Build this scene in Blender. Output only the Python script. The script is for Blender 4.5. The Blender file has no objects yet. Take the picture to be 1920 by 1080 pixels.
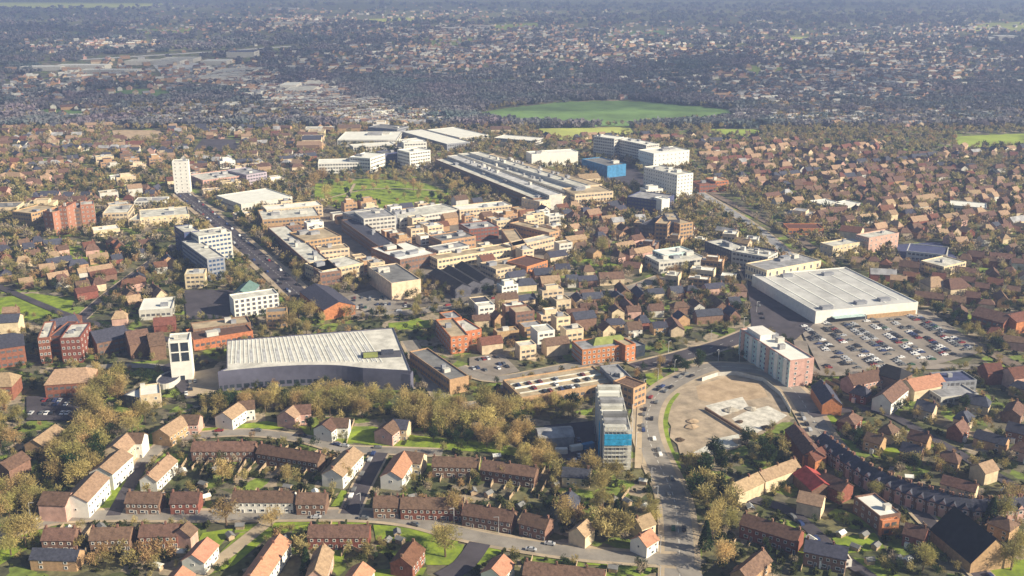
import bpy, math, random
import numpy as np
from mathutils import Vector, Matrix
R = math.radians
random.seed(7); rng = np.random.default_rng(7)
S = bpy.context.scene
COL = S.collection

# ------------------------------------------------------------------ camera, sky, sun, exposure
H, PITCH, F = 220.0, R(17.35), 1920.0
cam = bpy.data.objects.new('camera', bpy.data.cameras.new('camera'))
COL.objects.link(cam); cam.location = (0, 0, H); cam.rotation_euler = (R(90) - PITCH, 0, 0)
cam.data.lens = 36; cam.data.sensor_width = 36; cam.data.clip_start = 1; cam.data.clip_end = 40000
S.camera = cam
SUN_EL = R(27); SD = Vector((0.945, -0.33, 0)).normalized()
W = bpy.data.worlds.new('World'); S.world = W; W.use_nodes = True
nt = W.node_tree; sk = nt.nodes.new('ShaderNodeTexSky'); sk.sky_type = 'NISHITA'; sk.sun_disc = False
sk.sun_elevation = SUN_EL; sk.sun_rotation = math.atan2(SD.x, SD.y); sk.altitude = 200
nt.links.new(sk.outputs[0], nt.nodes['Background'].inputs[0]); nt.nodes['Background'].inputs[1].default_value = 0.052
sl = bpy.data.lights.new('sun', 'SUN'); sl.energy = 5.0; sl.angle = R(0.5); sl.color = (1, .88, .67)
so = bpy.data.objects.new('sun', sl); COL.objects.link(so)
sv = Vector((SD.x * math.cos(SUN_EL), SD.y * math.cos(SUN_EL), math.sin(SUN_EL)))
so.rotation_euler = sv.to_track_quat('Z', 'Y').to_euler(); so.location = (0, 0, 500)
S.view_settings.view_transform = 'Standard'; S.view_settings.look = 'None'
S.view_settings.exposure = 0.92; S.view_settings.gamma = 1
S.cycles.max_bounces = 5; S.cycles.diffuse_bounces = 2; S.cycles.volume_bounces = 1
S.cycles.glossy_bounces = 2; S.cycles.transmission_bounces = 2

cp, sp_ = math.cos(PITCH), math.sin(PITCH)
def at(px, py, z=0.0):
    x = (px - 960) / F; y = -(py - 540) / F
    dx, dy, dz = x, cp + y * sp_, -sp_ + y * cp
    t = (z - H) / dz
    return Vector((dx * t, dy * t, z))
def proj(x, y, z=0.0):
    dz = z - H
    d = y * cp - dz * sp_; u = y * sp_ + dz * cp
    return 960 + F * x / d, 540 - F * u / d
def mpp(py): return 230.5 / (py + 60)      # metres a pixel spans on the ground at row py

# ------------------------------------------------------------------ materials
MATS = {}
def mat(name, col, rough=.85, var=.18, scale=.35, col2=None, objvar=0., spec=.2, metal=0., bump=0., stripes=None):
    m = bpy.data.materials.new(name); m.use_nodes = True; N = m.node_tree.nodes; L = m.node_tree.links
    b = N['Principled BSDF']; b.inputs['Roughness'].default_value = rough
    b.inputs['Specular IOR Level'].default_value = spec; b.inputs['Metallic'].default_value = metal
    tc = N.new('ShaderNodeTexCoord'); n = N.new('ShaderNodeTexNoise')
    n.inputs['Scale'].default_value = scale; n.inputs['Detail'].default_value = 6; n.inputs['Roughness'].default_value = .65
    L.new(tc.outputs['Object'], n.inputs['Vector'])
    mx = N.new('ShaderNodeMix'); mx.data_type = 'RGBA'
    c = col; c2 = col2 or tuple(v * (1 - var) for v in c); c1 = c if col2 else tuple(min(1, v * (1 + var)) for v in c)
    mx.inputs[6].default_value = (*c1, 1); mx.inputs[7].default_value = (*c2, 1)
    r = N.new('ShaderNodeValToRGB'); r.color_ramp.elements[0].position = .36; r.color_ramp.elements[1].position = .64
    L.new(n.outputs['Fac'], r.inputs[0]); L.new(r.outputs[0], mx.inputs[0])
    out = mx.outputs[2]
    if stripes:      # ribs or courses that belong to the surface itself: (axis, scale, dark factor)
        w = N.new('ShaderNodeTexWave'); w.wave_type = 'BANDS'; w.bands_direction = stripes[0]
        w.inputs['Scale'].default_value = stripes[1]; w.inputs['Distortion'].default_value = .6
        L.new(tc.outputs['Object'], w.inputs['Vector'])
        m2 = N.new('ShaderNodeMix'); m2.data_type = 'RGBA'; m2.blend_type = 'MULTIPLY'; m2.inputs[0].default_value = 1
        r2 = N.new('ShaderNodeMapRange'); r2.inputs[3].default_value = stripes[2]; r2.inputs[4].default_value = 1
        L.new(w.outputs['Fac'], r2.inputs[0]); L.new(out, m2.inputs[6]); L.new(r2.outputs[0], m2.inputs[7]); out = m2.outputs[2]
    if objvar:
        oi = N.new('ShaderNodeObjectInfo'); hs = N.new('ShaderNodeHueSaturation')
        a = N.new('ShaderNodeMapRange'); a.inputs[3].default_value = 1 - objvar; a.inputs[4].default_value = 1 + objvar
        a2 = N.new('ShaderNodeMapRange'); a2.inputs[3].default_value = .5 - objvar * .07; a2.inputs[4].default_value = .5 + objvar * .07
        ml = N.new('ShaderNodeMath'); ml.operation = 'MULTIPLY'; ml.inputs[1].default_value = 7.13
        fr = N.new('ShaderNodeMath'); fr.operation = 'FRACT'
        L.new(oi.outputs['Random'], a.inputs[0]); L.new(oi.outputs['Random'], ml.inputs[0]); L.new(ml.outputs[0], fr.inputs[0])
        L.new(fr.outputs[0], a2.inputs[0]); L.new(a.outputs[0], hs.inputs['Value']); L.new(a2.outputs[0], hs.inputs['Hue'])
        L.new(out, hs.inputs['Color']); out = hs.outputs[0]
    L.new(out, b.inputs['Base Color'])
    if name.startswith('twig') or name in ('mass_twig', 'evergreen', 'hedge', 'far_wood'):      # light passes between fine twigs and leaves
        tl = N.new('ShaderNodeBsdfTranslucent'); ms = N.new('ShaderNodeMixShader'); ms.inputs[0].default_value = .35
        L.new(out, tl.inputs[0]); L.new(b.outputs[0], ms.inputs[1]); L.new(tl.outputs[0], ms.inputs[2]); L.new(ms.outputs[0], N['Material Output'].inputs[0])
    if bump:
        bp = N.new('ShaderNodeBump'); bp.inputs['Strength'].default_value = bump; bp.inputs['Distance'].default_value = .3
        L.new(n.outputs['Fac'], bp.inputs['Height']); L.new(bp.outputs[0], b.inputs['Normal'])
    MATS[name] = m
    return m
M = MATS
mat('cream', (.62, .50, .34), objvar=.12); mat('white', (.74, .72, .66), var=.08); mat('offwhite', (.55, .53, .48), var=.12)
mat('pink', (.54, .34, .28), objvar=.1); mat('orange_brick', (.45, .18, .08), var=.25, scale=.8, objvar=.1)
mat('red_brick', (.22, .085, .058), var=.25, scale=.8, objvar=.12); mat('brown_brick', (.20, .12, .085), var=.25, scale=.8, objvar=.15)
mat('tan_brick', (.42, .27, .15), var=.2, scale=.8, objvar=.1); mat('grey_wall', (.26, .27, .30)); mat('dark_wall', (.09, .09, .11))
mat('lilac', (.42, .36, .42), var=.1); mat('teal_wall', (.45, .58, .57), var=.2)
mat('tile_brown', (.165, .10, .073), var=.35, scale=.9, objvar=.2, stripes=('Z', 1.6, .7))
mat('tile_red', (.17, .075, .052), var=.3, scale=.9, objvar=.2, stripes=('Z', 1.6, .75))
mat('tile_salmon', (.46, .23, .15), var=.2, scale=.9, objvar=.1, stripes=('Z', 1.6, .8))
mat('tile_tan', (.36, .25, .16), var=.25, scale=.9, objvar=.15, stripes=('Z', 1.6, .8))
mat('slate', (.065, .068, .095), var=.3, scale=.9, objvar=.2, stripes=('Z', 1.6, .75))
mat('slate_blue', (.07, .08, .16), var=.2); mat('black_roof', (.022, .022, .026), var=.3)
mat('roof_grey', (.30, .30, .31), var=.35, scale=.16); mat('roof_mid', (.19, .19, .19), var=.3, scale=.12)
mat('roof_light', (.55, .54, .48), var=.28, scale=.16); mat('roof_white', (.76, .76, .70), var=.08, scale=.12)
mat('roof_tan', (.42, .34, .23), var=.32, scale=.12); mat('roof_green', (.26, .29, .09), var=.25, scale=.2); mat('roof_teal', (.13, .21, .19))
mat('mall_roof', (.60, .58, .52), var=.22, scale=.15, stripes=None)
mat('glass_far', (.11, .11, .12), rough=.3, spec=.5, var=.3); mat('curved_wall', (.11, .11, .155), var=.2, scale=.1); mat('rib_grey', (.50, .50, .50), var=.3, scale=.15); mat('shop_roof', (.50, .50, .485), var=.2, scale=.07)
mat('blue_clad', (.06, .22, .42), var=.25, scale=.3); mat('blue_sheet', (.03, .30, .55), var=.3, scale=.6)
mat('glass', (.03, .04, .055), rough=.15, spec=.6, var=.3, scale=.5); mat('glass_blue', (.05, .09, .18), rough=.12, spec=.6, var=.3)
mat('frame', (.75, .74, .70), var=.05); mat('roof_red', (.34, .065, .055), var=.3); mat('flat_brick', (.36, .17, .11), var=.25, scale=.8); mat('chimney_brick', (.22, .12, .085), objvar=.2); mat('timber', (.40, .30, .20), var=.2)
mat('steel', (.45, .45, .46), rough=.5); mat('concrete', (.42, .38, .31), var=.2, scale=.3)
mat('asphalt', (.27, .245, .215), var=.22, scale=.08); mat('asphalt_dark', (.075, .067, .078), var=.25, scale=.08)
mat('paving', (.42, .34, .24), var=.2, scale=.1); mat('paint', (.7, .7, .66), var=.1); mat('carpark', (.27, .235, .20), var=.25, scale=.06)
mat('dirt', (.56, .42, .28), col2=(.34, .25, .16), scale=.12); mat('dirt_grey', (.50, .40, .29), col2=(.27, .22, .16), scale=.13)
mat('lawn', (.29, .38, .035), scale=.14, col2=(.12, .17, .03)); mat('lawn_far', (.30, .38, .06), var=.2, scale=.02)
mat('field_dark', (.15, .25, .075), var=.3, scale=.012); mat('field_pale', (.42, .46, .12), var=.25, scale=.01)  # cloud shade is put into the dark field colour, sunlight into the pale one
mat('pale_land', (.62, .62, .60), var=.25, scale=.02); mat('railbed', (.20, .155, .12), var=.3, scale=.1)
mat('bark', (.12, .085, .055), objvar=.2); mat('twig', (.62, .48, .20), col2=(.38, .29, .12), scale=.25, objvar=.28)
mat('twig_olive', (.46, .39, .14), col2=(.26, .23, .09), scale=.25, objvar=.25); mat('twig_rust', (.54, .38, .17), col2=(.34, .23, .11), scale=.25, objvar=.2)
mat('evergreen', (.045, .08, .022), col2=(.02, .042, .018), scale=.3, objvar=.3); mat('hedge', (.085, .10, .03), col2=(.05, .06, .02), scale=.4, objvar=.2)
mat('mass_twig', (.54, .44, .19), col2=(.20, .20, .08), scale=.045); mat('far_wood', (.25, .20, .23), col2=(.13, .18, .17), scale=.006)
mat('slab_white', (.60, .57, .50), var=.3, scale=.25); mat('town_paving', (.26, .225, .18), col2=(.12, .105, .09), scale=.05); mat('tyre', (.02, .02, .02)); mat('cloud', (.9, .9, .9), var=.02)
for n_, c_ in dict(silver=(.45, .46, .48), black=(.02, .02, .025), white=(.8, .8, .8), red=(.22, .03, .03), blue=(.03, .05, .14), grey=(.14, .145, .15), green=(.03, .1, .05)).items():
    mat('car_' + n_, c_, rough=.3, spec=.5, var=.03)

# the open ground: gardens, yards and scrub as irregular patches
g = bpy.data.materials.new('ground_patches'); g.use_nodes = True; N = g.node_tree.nodes; L = g.node_tree.links
tc = N.new('ShaderNodeTexCoord'); vo = N.new('ShaderNodeTexVoronoi'); vo.inputs['Scale'].default_value = .09
nz = N.new('ShaderNodeTexNoise'); nz.inputs['Scale'].default_value = .06; nz.inputs['Detail'].default_value = 8; nz.inputs['Roughness'].default_value = .7
ds = N.new('ShaderNodeMix'); ds.data_type = 'RGBA'; ds.inputs[0].default_value = .35
L.new(tc.outputs['Object'], nz.inputs['Vector'])
ad = N.new('ShaderNodeVectorMath'); ad.operation = 'MULTIPLY_ADD'; ad.inputs[1].default_value = (9, 9, 0)
L.new(nz.outputs['Color'], ad.inputs[0]); L.new(tc.outputs['Object'], ad.inputs[2]); L.new(ad.outputs[0], vo.inputs['Vector'])
sx = N.new('ShaderNodeSeparateColor'); L.new(vo.outputs['Color'], sx.inputs[0])
cr = N.new('ShaderNodeValToRGB'); e = cr.color_ramp; e.interpolation = 'CONSTANT'
cols = [(0, (.08, .09, .03)), (.2, (.15, .14, .06)), (.38, (.15, .20, .03)), (.50, (.32, .26, .18)), (.60, (.07, .07, .035)), (.76, (.14, .125, .08)), (.93, (.20, .27, .035))]
e.elements[0].position = 0; e.elements[0].color = (*cols[0][1], 1); e.elements[1].position = cols[1][0]; e.elements[1].color = (*cols[1][1], 1)
for p_, c_ in cols[2:]: q = e.elements.new(p_); q.color = (*c_, 1)
L.new(sx.outputs[0], cr.inputs[0])
n2 = N.new('ShaderNodeTexNoise'); n2.inputs['Scale'].default_value = .35; n2.inputs['Detail'].default_value = 5; L.new(tc.outputs['Object'], n2.inputs['Vector'])
mp = N.new('ShaderNodeMapRange'); mp.inputs[1].default_value = .3; mp.inputs[2].default_value = .7; mp.inputs[3].default_value = .6; mp.inputs[4].default_value = 1.35
L.new(n2.outputs['Fac'], mp.inputs[0])
mm = N.new('ShaderNodeMix'); mm.data_type = 'RGBA'; mm.blend_type = 'MULTIPLY'; mm.inputs[0].default_value = 1
L.new(cr.outputs[0], mm.inputs[6]); L.new(mp.outputs[0], mm.inputs[7]); L.new(mm.outputs[2], N['Principled BSDF'].inputs['Base Color'])
N['Principled BSDF'].inputs['Roughness'].default_value = .95; M['ground_patches'] = g

# ------------------------------------------------------------------ mesh helpers
def link(o, parent=None):
    COL.objects.link(o)
    if parent is not None: o.parent = parent
    return o
def mesh(name, V, Fc, mats, idx=None):
    me = bpy.data.meshes.new(name); me.from_pydata([tuple(v) for v in V], [], [tuple(f) for f in Fc])
    for m in (mats if isinstance(mats, (list, tuple)) else [mats]): me.materials.append(M[m])
    if idx is not None: me.polygons.foreach_set('material_index', np.asarray(idx, dtype=np.int32))
    me.update(); return me
def fast_mesh(name, V, Q, mats, idx=None):      # numpy quads
    me = bpy.data.meshes.new(name); V = np.asarray(V, dtype=np.float32); Q = np.asarray(Q, dtype=np.int32)
    me.vertices.add(len(V)); me.vertices.foreach_set('co', V.ravel())
    me.loops.add(Q.size); me.loops.foreach_set('vertex_index', Q.ravel())
    me.polygons.add(len(Q)); me.polygons.foreach_set('loop_start', np.arange(0, Q.size, Q.shape[1], dtype=np.int32))
    me.polygons.foreach_set('loop_total', np.full(len(Q), Q.shape[1], dtype=np.int32))
    for m in mats: me.materials.append(M[m])
    if idx is not None: me.polygons.foreach_set('material_index', np.asarray(idx, dtype=np.int32))
    me.update(calc_edges=True); return me
def part(name, me, parent, loc=(0, 0, 0), rz=0.): 
    o = bpy.data.objects.new(name, me); link(o, parent); o.location = loc; o.rotation_euler.z = rz; return o
def tag(o, label=None, cat=None, group=None, kind=None):
    if label: o['label'] = label
    if cat: o['category'] = cat
    if group: o['group'] = group
    if kind: o['kind'] = kind
    return o
def empty(name, loc, rz=0., label=None, cat=None, group=None):
    o = bpy.data.objects.new(name, None); COL.objects.link(o); o.location = loc; o.rotation_euler.z = rz
    o.empty_display_size = 2; return tag(o, label, cat, group)
DIV = []
LAND = []          # landmarks: (phrase, x, y) used to word labels of the small repeated things
def landmark(phrase, px, py):
    p = at(px, py); LAND.append((phrase, p.x, p.y))

# occupancy of the town so houses, trees and cars never stand inside each other
CELL = 2.0; OX, OY = -900, 250; NXC, NYC = 900, 800
OCC = np.zeros((NXC, NYC), dtype=np.uint8)
def inpoly(P, X, Y):
    ins = np.zeros(X.shape, bool); n = len(P)
    for i in range(n):
        x1, y1 = P[i][0], P[i][1]; x2, y2 = P[(i + 1) % n][0], P[(i + 1) % n][1]
        c = ((y1 > Y) != (y2 > Y))
        with np.errstate(divide='ignore', invalid='ignore'): xi = (x2 - x1) * (Y - y1) / (y2 - y1 + 1e-12) + x1
        ins ^= c & (X < xi)
    return ins
def mark(P, val=1, grow=0):
    xs = [p[0] for p in P]; ys = [p[1] for p in P]
    if grow:
        cx, cy = sum(xs) / len(xs), sum(ys) / len(ys)
        P = [(p[0] + grow * (1 if p[0] > cx else -1), p[1] + grow * (1 if p[1] > cy else -1)) for p in P]; xs = [p[0] for p in P]; ys = [p[1] for p in P]
    i0 = max(0, int((min(xs) - OX) / CELL) - 1); i1 = min(NXC, int((max(xs) - OX) / CELL) + 2)
    j0 = max(0, int((min(ys) - OY) / CELL) - 1); j1 = min(NYC, int((max(ys) - OY) / CELL) + 2)
    if i1 <= i0 or j1 <= j0: return
    X, Y = np.meshgrid(OX + (np.arange(i0, i1) + .5) * CELL, OY + (np.arange(j0, j1) + .5) * CELL, indexing='ij')
    sub = OCC[i0:i1, j0:j1]; sub[inpoly(P, X, Y)] |= val
def occ(x, y, r=0, bits=255):
    i0 = int((x - r - OX) / CELL); i1 = int((x + r - OX) / CELL) + 1; j0 = int((y - r - OY) / CELL); j1 = int((y + r - OY) / CELL) + 1
    if i0 < 0 or j0 < 0 or i1 > NXC or j1 > NYC: return False
    return bool((OCC[i0:i1, j0:j1] & bits).any())
def disc(x, y, r, val=2): mark([(x - r, y - r), (x + r, y - r), (x + r, y + r), (x - r, y + r)], val)
# bits: 1 building, 2 tree, 4 road or yard (cars may), 8 lawn (trees may)

# ------------------------------------------------------------------ ground, roads, lawns
ZL = [0.0]
def sheet(name, P, m, label=None, bits=4, z=None):
    if z is None: ZL[0] += .006; z = ZL[0]
    cx = sum(p[0] for p in P) / len(P); cy = sum(p[1] for p in P) / len(P)
    a = sum(P[i][0] * P[(i + 1) % len(P)][1] - P[(i + 1) % len(P)][0] * P[i][1] for i in range(len(P)))
    if a < 0: P = P[::-1]
    me = mesh(name, [(p[0] - cx, p[1] - cy, 0) for p in P], [list(range(len(P)))], m)
    o = part(name, me, None, (cx, cy, z)); o['kind'] = 'structure'
    if label: o['label'] = label
    if bits: mark([(p[0], p[1]) for p in P], bits)
    return o
def smooth(pts, n=5):
    out = []
    for i in range(len(pts) - 1):
        p0 = pts[max(0, i - 1)]; p1 = pts[i]; p2 = pts[i + 1]; p3 = pts[min(len(pts) - 1, i + 2)]
        for k in range(n):
            t = k / n
            out.append(tuple(.5 * ((2 * p1[j]) + (-p0[j] + p2[j]) * t + (2 * p0[j] - 5 * p1[j] + 4 * p2[j] - p3[j]) * t * t + (-p0[j] + 3 * p1[j] - 3 * p2[j] + p3[j]) * t ** 3) for j in range(2)))
    out.append(tuple(pts[-1][:2])); return out
def offset_line(pts, d):
    out = []
    for i, p in enumerate(pts):
        a = pts[max(0, i - 1)]; b = pts[min(len(pts) - 1, i + 1)]
        dx, dy = b[0] - a[0], b[1] - a[1]; l = math.hypot(dx, dy) or 1
        out.append((p[0] - dy / l * d, p[1] + dx / l * d))
    return out
ROADS = []
def road(px, w, m='asphalt', label=None, pave=0, marks=False, name='road'):
    pts = smooth([tuple(at(*p)[:2]) for p in px])
    def ribbon(nm, wd, mm, lb, bits=4):
        ZL[0] += .006
        A = offset_line(pts, wd / 2); B = offset_line(pts, -wd / 2); cx, cy = pts[0]
        V = [(x - cx, y - cy, 0) for x, y in A + B]; n = len(pts)
        me = mesh(nm, V, [(i, n + i, n + i + 1, i + 1) for i in range(n - 1)], mm)
        o = part(nm, me, None, (cx, cy, ZL[0])); o['kind'] = 'structure'
        if lb: o['label'] = lb
        for i in range(n - 1): mark([A[i], B[i], B[i + 1], A[i + 1]], bits)
    if pave: ribbon('pavement', w + pave, 'paving', None)
    ribbon(name, w, m, label); ROADS.append((pts, w))
    if marks:
        ZL[0] += .006; V = []; Fc = []; cx, cy = pts[0]; acc = 0
        for (x1, y1), (x2, y2) in zip(pts, pts[1:]):
            l = math.hypot(x2 - x1, y2 - y1); ux, uy = (x2 - x1) / l, (y2 - y1) / l; s = 0
            while s + 3 < l:
                a = (x1 + ux * s - cx, y1 + uy * s - cy); b = (a[0] + ux * 3, a[1] + uy * 3); k = len(V)
                V += [(a[0] - uy * .1, a[1] + ux * .1, 0), (a[0] + uy * .1, a[1] - ux * .1, 0), (b[0] + uy * .1, b[1] - ux * .1, 0), (b[0] - uy * .1, b[1] + ux * .1, 0)]
                Fc.append((k, k + 1, k + 2, k + 3)); s += 7
        if V: part('road_marking', mesh('road_marking', V, Fc, 'paint'), None, (cx, cy, ZL[0]))['kind'] = 'structure'
def area(name, px, m, label=None, bits=4): return sheet(name, [at(*p) for p in px], m, label, bits)

gb = mesh('ground', [(-14000, -600, 0), (14000, -600, 0), (14000, 20000, 0), (-14000, 20000, 0)], [(0, 1, 2, 3)], 'ground_patches')
tag(part('ground', gb, None, (0, 0, -.01)), 'open ground of gardens, yards and scrub under the whole town', kind='structure')

HAZE = 1.75e-4
# --- far country
for nm, P, m in [
    ('field', [(880, 215), (940, 204), (1060, 191), (1160, 189), (1270, 195), (1390, 208), (1370, 222), (1270, 228), (1180, 236), (1030, 238), (940, 228)], 'field_dark'),
    ('field', [(1010, 241), (1180, 238), (1190, 252), (1080, 262), (1020, 262)], 'field_pale'),
    ('field', [(1335, 242), (1430, 243), (1410, 256), (1330, 254)], 'lawn_far'), ('field', [(1790, 256), (1930, 250), (1930, 274), (1800, 276)], 'lawn_far'),
    ('field', [(65, 206), (150, 203), (168, 216), (150, 226), (70, 222)], 'field_dark'), ('field', [(160, 168), (330, 166), (330, 184), (280, 190), (180, 180)], 'field_dark'),
    ('field', [(-20, 4), (330, 6), (250, 14), (-20, 15)], 'field_pale'), ('field', [(690, 36), (800, 31), (800, 38), (700, 41)], 'field_pale'),
    ('field', [(920, 47), (1010, 43), (1010, 55), (930, 58)], 'lawn_far'), ('field', [(1550, 94), (1680, 92), (1690, 106), (1560, 108)], 'field_pale'),
    ('field', [(1130, 60), (1240, 56), (1260, 66), (1140, 70)], 'field_dark'), ('field', [(250, 55), (360, 52), (350, 62), (260, 64)], 'lawn_far'), ('field', [(1500, 140), (1600, 134), (1620, 146), (1520, 152)], 'field_dark'), ('field', [(760, 90), (830, 86), (840, 96), (770, 100)], 'field_dark'), ('field', [(1480, 69), (1560, 69), (1555, 75), (1485, 75)], 'field_pale'), ('field', [(1390, 122), (1500, 128), (1450, 140), (1400, 138)], 'lawn_far'),
    ('field', [(1800, 45), (1940, 40), (1940, 58), (1810, 58)], 'field_pale'), ('field', [(810, 74), (900, 72), (880, 84), (800, 86)], 'lawn_far'),
    ('yard', [(372, 124), (410, 126), (440, 148), (420, 160), (390, 156)], 'pale_land'), ('yard', [(280, 115), (372, 118), (380, 134), (300, 136)], 'pale_land'),
    ('yard', [(440, 168), (600, 160), (650, 190), (600, 200), (480, 190)], 'roof_mid')]:
    area(nm, P, m, bits=8)
road([(150, 112), (300, 103), (430, 95), (555, 86)], 26, 'pale_land', 'pale straight motorway far beyond the town', name='distant_road')
# --- town surfaces
area('paved_centre', [(480, 395), (560, 375), (640, 394), (1040, 385), (1060, 500), (930, 560), (640, 592), (560, 520)], 'town_paving', 'paved streets and yards between the shops of the centre', 0)
area('lawn', [(590, 345), (700, 335), (800, 345), (850, 362), (830, 385), (740, 392), (640, 392), (590, 375)], 'lawn', 'bright town park with scattered trees', 8)
area('lawn', [(-10, 560), (60, 550), (140, 560), (130, 585), (60, 600), (-10, 600)], 'lawn', bits=8)
area('lawn', [(1090, 487), (1180, 480), (1200, 495), (1110, 502)], 'lawn', bits=8)
area('lawn', [(728, 606), (806, 600), (808, 614), (730, 620)], 'lawn', bits=8)
area('lawn', [(100, 470), (200, 470), (215, 486), (110, 486)], 'lawn', bits=8)
# foreground lawns
for P in [[(230, 850), (300, 800), (330, 808), (420, 800), (500, 790), (560, 800), (480, 808), (390, 812), (300, 835), (240, 868)],
          [(560, 800), (700, 800), (760, 815), (900, 830), (940, 850), (800, 842), (700, 835), (580, 820)],
          [(90, 960), (150, 955), (220, 880), (250, 870), (230, 900), (190, 950), (150, 968), (60, 985), (0, 1000), (0, 985)],
          [(150, 964), (172, 938), (228, 884), (258, 852), (300, 832), (268, 862), (212, 955), (190, 968)], [(440, 985), (620, 975), (560, 985), (440, 1000)], [(760, 1005), (870, 1022), (860, 1060), (800, 1060)], [(380, 1000), (440, 990), (400, 1040), (350, 1085), (330, 1085)],
          [(0, 1025), (60, 985), (90, 975), (50, 1030), (0, 1060)], [(620, 950), (640, 920), (670, 922), (655, 950)],
          [(700, 985), (800, 990), (860, 1000), (858, 1020), (780, 1015), (705, 1015)], [(815, 980), (880, 985), (870, 998), (820, 992)],
          [(890, 990), (940, 990), (925, 1005), (890, 1005)], [(450, 1000), (700, 970), (700, 982), (560, 992), (500, 1010), (440, 1060), (390, 1080), (400, 1050)],
          [(235, 1020), (290, 1015), (280, 1045), (230, 1045)], [(870, 1030), (910, 1020), (950, 1030), (900, 1060), (870, 1055)],
          [(680, 1070), (800, 1065), (790, 1085), (690, 1085)], [(1100, 1048), (1180, 1052), (1245, 1058), (1240, 1066), (1100, 1060)],
          [(1296, 1030), (1316, 1030), (1312, 1085), (1290, 1085)], [(1530, 780), (1560, 778), (1580, 800), (1555, 808), (1538, 805)],
          [(1625, 842), (1680, 840), (1700, 865), (1640, 858)], [(1210, 702), (1235, 698), (1250, 715), (1225, 727), (1212, 720)],
          [(1730, 965), (1765, 960), (1830, 1050), (1800, 1060)], [(1820, 1055), (1925, 1050), (1925, 1085), (1850, 1085)],
          [(640, 860), (700, 858), (690, 880), (650, 885)], [(1560, 1010), (1640, 1000), (1660, 1030), (1580, 1040)],
          [(600, 1040), (650, 1030), (640, 1060), (600, 1070)], [(800, 870), (990, 878), (980, 890), (800, 885)]]:
    area('lawn', P, 'lawn', bits=8)
# roads
area('building_site', [(1256, 752), (1266, 738), (1284, 726), (1300, 714), (1335, 708), (1370, 700), (1405, 704), (1430, 712), (1452, 734), (1470, 750), (1474, 768), (1482, 784), (1452, 800), (1430, 815), (1402, 822), (1380, 842), (1350, 850), (1322, 862), (1296, 852), (1276, 856), (1270, 834), (1256, 822), (1258, 800), (1248, 784)], 'dirt_grey', 'cleared tan building site inside the bend of the ring road')
area('building_site', [(1305, 725), (1370, 705), (1425, 718), (1440, 745), (1350, 760), (1310, 750)], 'dirt', 'pale scraped earth at the far end of the cleared site')
area('concrete_slab', [(1322, 762), (1345, 756), (1392, 745), (1404, 764), (1372, 776), (1352, 782)], 'slab_white', 'white concrete slab left on the cleared site')
area('concrete_slab', [(1372, 786), (1400, 772), (1440, 762), (1476, 780), (1450, 798), (1412, 816), (1394, 806)], 'slab_white', 'pale concrete slab by the corner of the cleared site')
area('concrete_slab', [(1300, 850), (1350, 822), (1385, 815), (1390, 835), (1340, 850)], 'roof_light', 'long pale slab beside the dark evergreens')
road([(1272, 880), (1252, 830), (1246, 795), (1254, 760), (1270, 738)], 3.2, 'lawn', 'green verge between the ring road and the cleared site', name='verge')
road([(1275, 1100), (1272, 1000), (1262, 930), (1235, 870), (1216, 820), (1214, 780), (1232, 742), (1275, 712), (1330, 690), (1385, 690), (1440, 700), (1490, 735), (1520, 780), (1550, 830), (1600, 880), (1690, 925), (1800, 960)], 11.5, 'asphalt', 'ring road curving round the cleared building site', 5, True)
road([(1190, 690), (1290, 665), (1385, 635), (1440, 600), (1420, 540), (1400, 500), (1380, 470)], 13, 'asphalt_dark', 'dark dual carriageway between the shops and the supermarket', 4, True)
road([(-20, 1015), (60, 985), (160, 968), (400, 968), (640, 966), (760, 975), (860, 1000), (960, 1020), (1100, 1040), (1270, 1052)], 8, 'asphalt', 'residential road crossing the whole foreground', 4)
road([(258, 880), (278, 858), (330, 825), (450, 812), (560, 822), (640, 842), (730, 846), (830, 850)], 6.5, 'asphalt', 'curved residential road round the garden terraces', 3)
road([(212, 968), (268, 868)], 6, 'asphalt_dark'); road([(655, 965), (680, 910), (712, 850)], 8, 'asphalt_dark', None, 2)
road([(370, 1085), (440, 1030), (515, 970)], 6, 'paving'); road([(830, 1085), (870, 1060), (900, 1020)], 9, 'asphalt_dark')
road([(1300, 1085), (1272, 1040)], 8); road([(1640, 1090), (1560, 1030), (1480, 960), (1400, 935)], 6, 'asphalt_dark')
road([(1690, 925), (1760, 1000), (1850, 1090)], 7, 'asphalt_dark', None, 3); road([(1520, 780), (1640, 770), (1760, 830), (1930, 930)], 6, 'asphalt_dark')
road([(340, 362), (400, 410), (450, 455), (520, 515), (570, 560), (640, 590)], 15, 'asphalt_dark', 'broad dual carriageway along the shopping centre', 8, True)
road([(-20, 455), (200, 455), (420, 435)], 7, 'paving'); road([(640, 590), (780, 585), (960, 560), (1150, 548), (1240, 520)], 9, 'asphalt', None, 3)
road([(-20, 530), (150, 600), (330, 640)], 6, 'asphalt_dark'); road([(150, 600), (220, 540), (330, 460)], 8, 'asphalt_dark', None, 2)
road([(160, 690), (310, 690), (400, 735), (500, 745)], 7, 'asphalt'); road([(860, 690), (930, 712), (1060, 690), (1190, 672)], 8, 'asphalt', None, 3)
road([(765, 640), (800, 700), (850, 760), (960, 750)], 7, 'asphalt', None, 4); road([(1300, 355), (1420, 430), (1500, 500)], 9, 'roof_grey', None, 4)
road([(1310, 350), (1480, 440), (1620, 530), (1760, 610), (1930, 700)], 9, 'railbed', 'railway cutting running down the right side', name='railway')
road([(1200, 760), (1196, 880)], 3, 'paving', name='path'); road([(590, 380), (700, 355), (850, 360)], 3, 'paving', name='path'); road([(640, 392), (665, 345)], 3, 'paving', name='path')
road([(1500, 640), (1530, 700), (1680, 690), (1850, 690)], 8, 'carpark'); road([(560, 330), (470, 300), (300, 290), (-10, 300)], 6, 'paving'); road([(-20, 380), (180, 362), (420, 345)], 7, 'asphalt')
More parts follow.
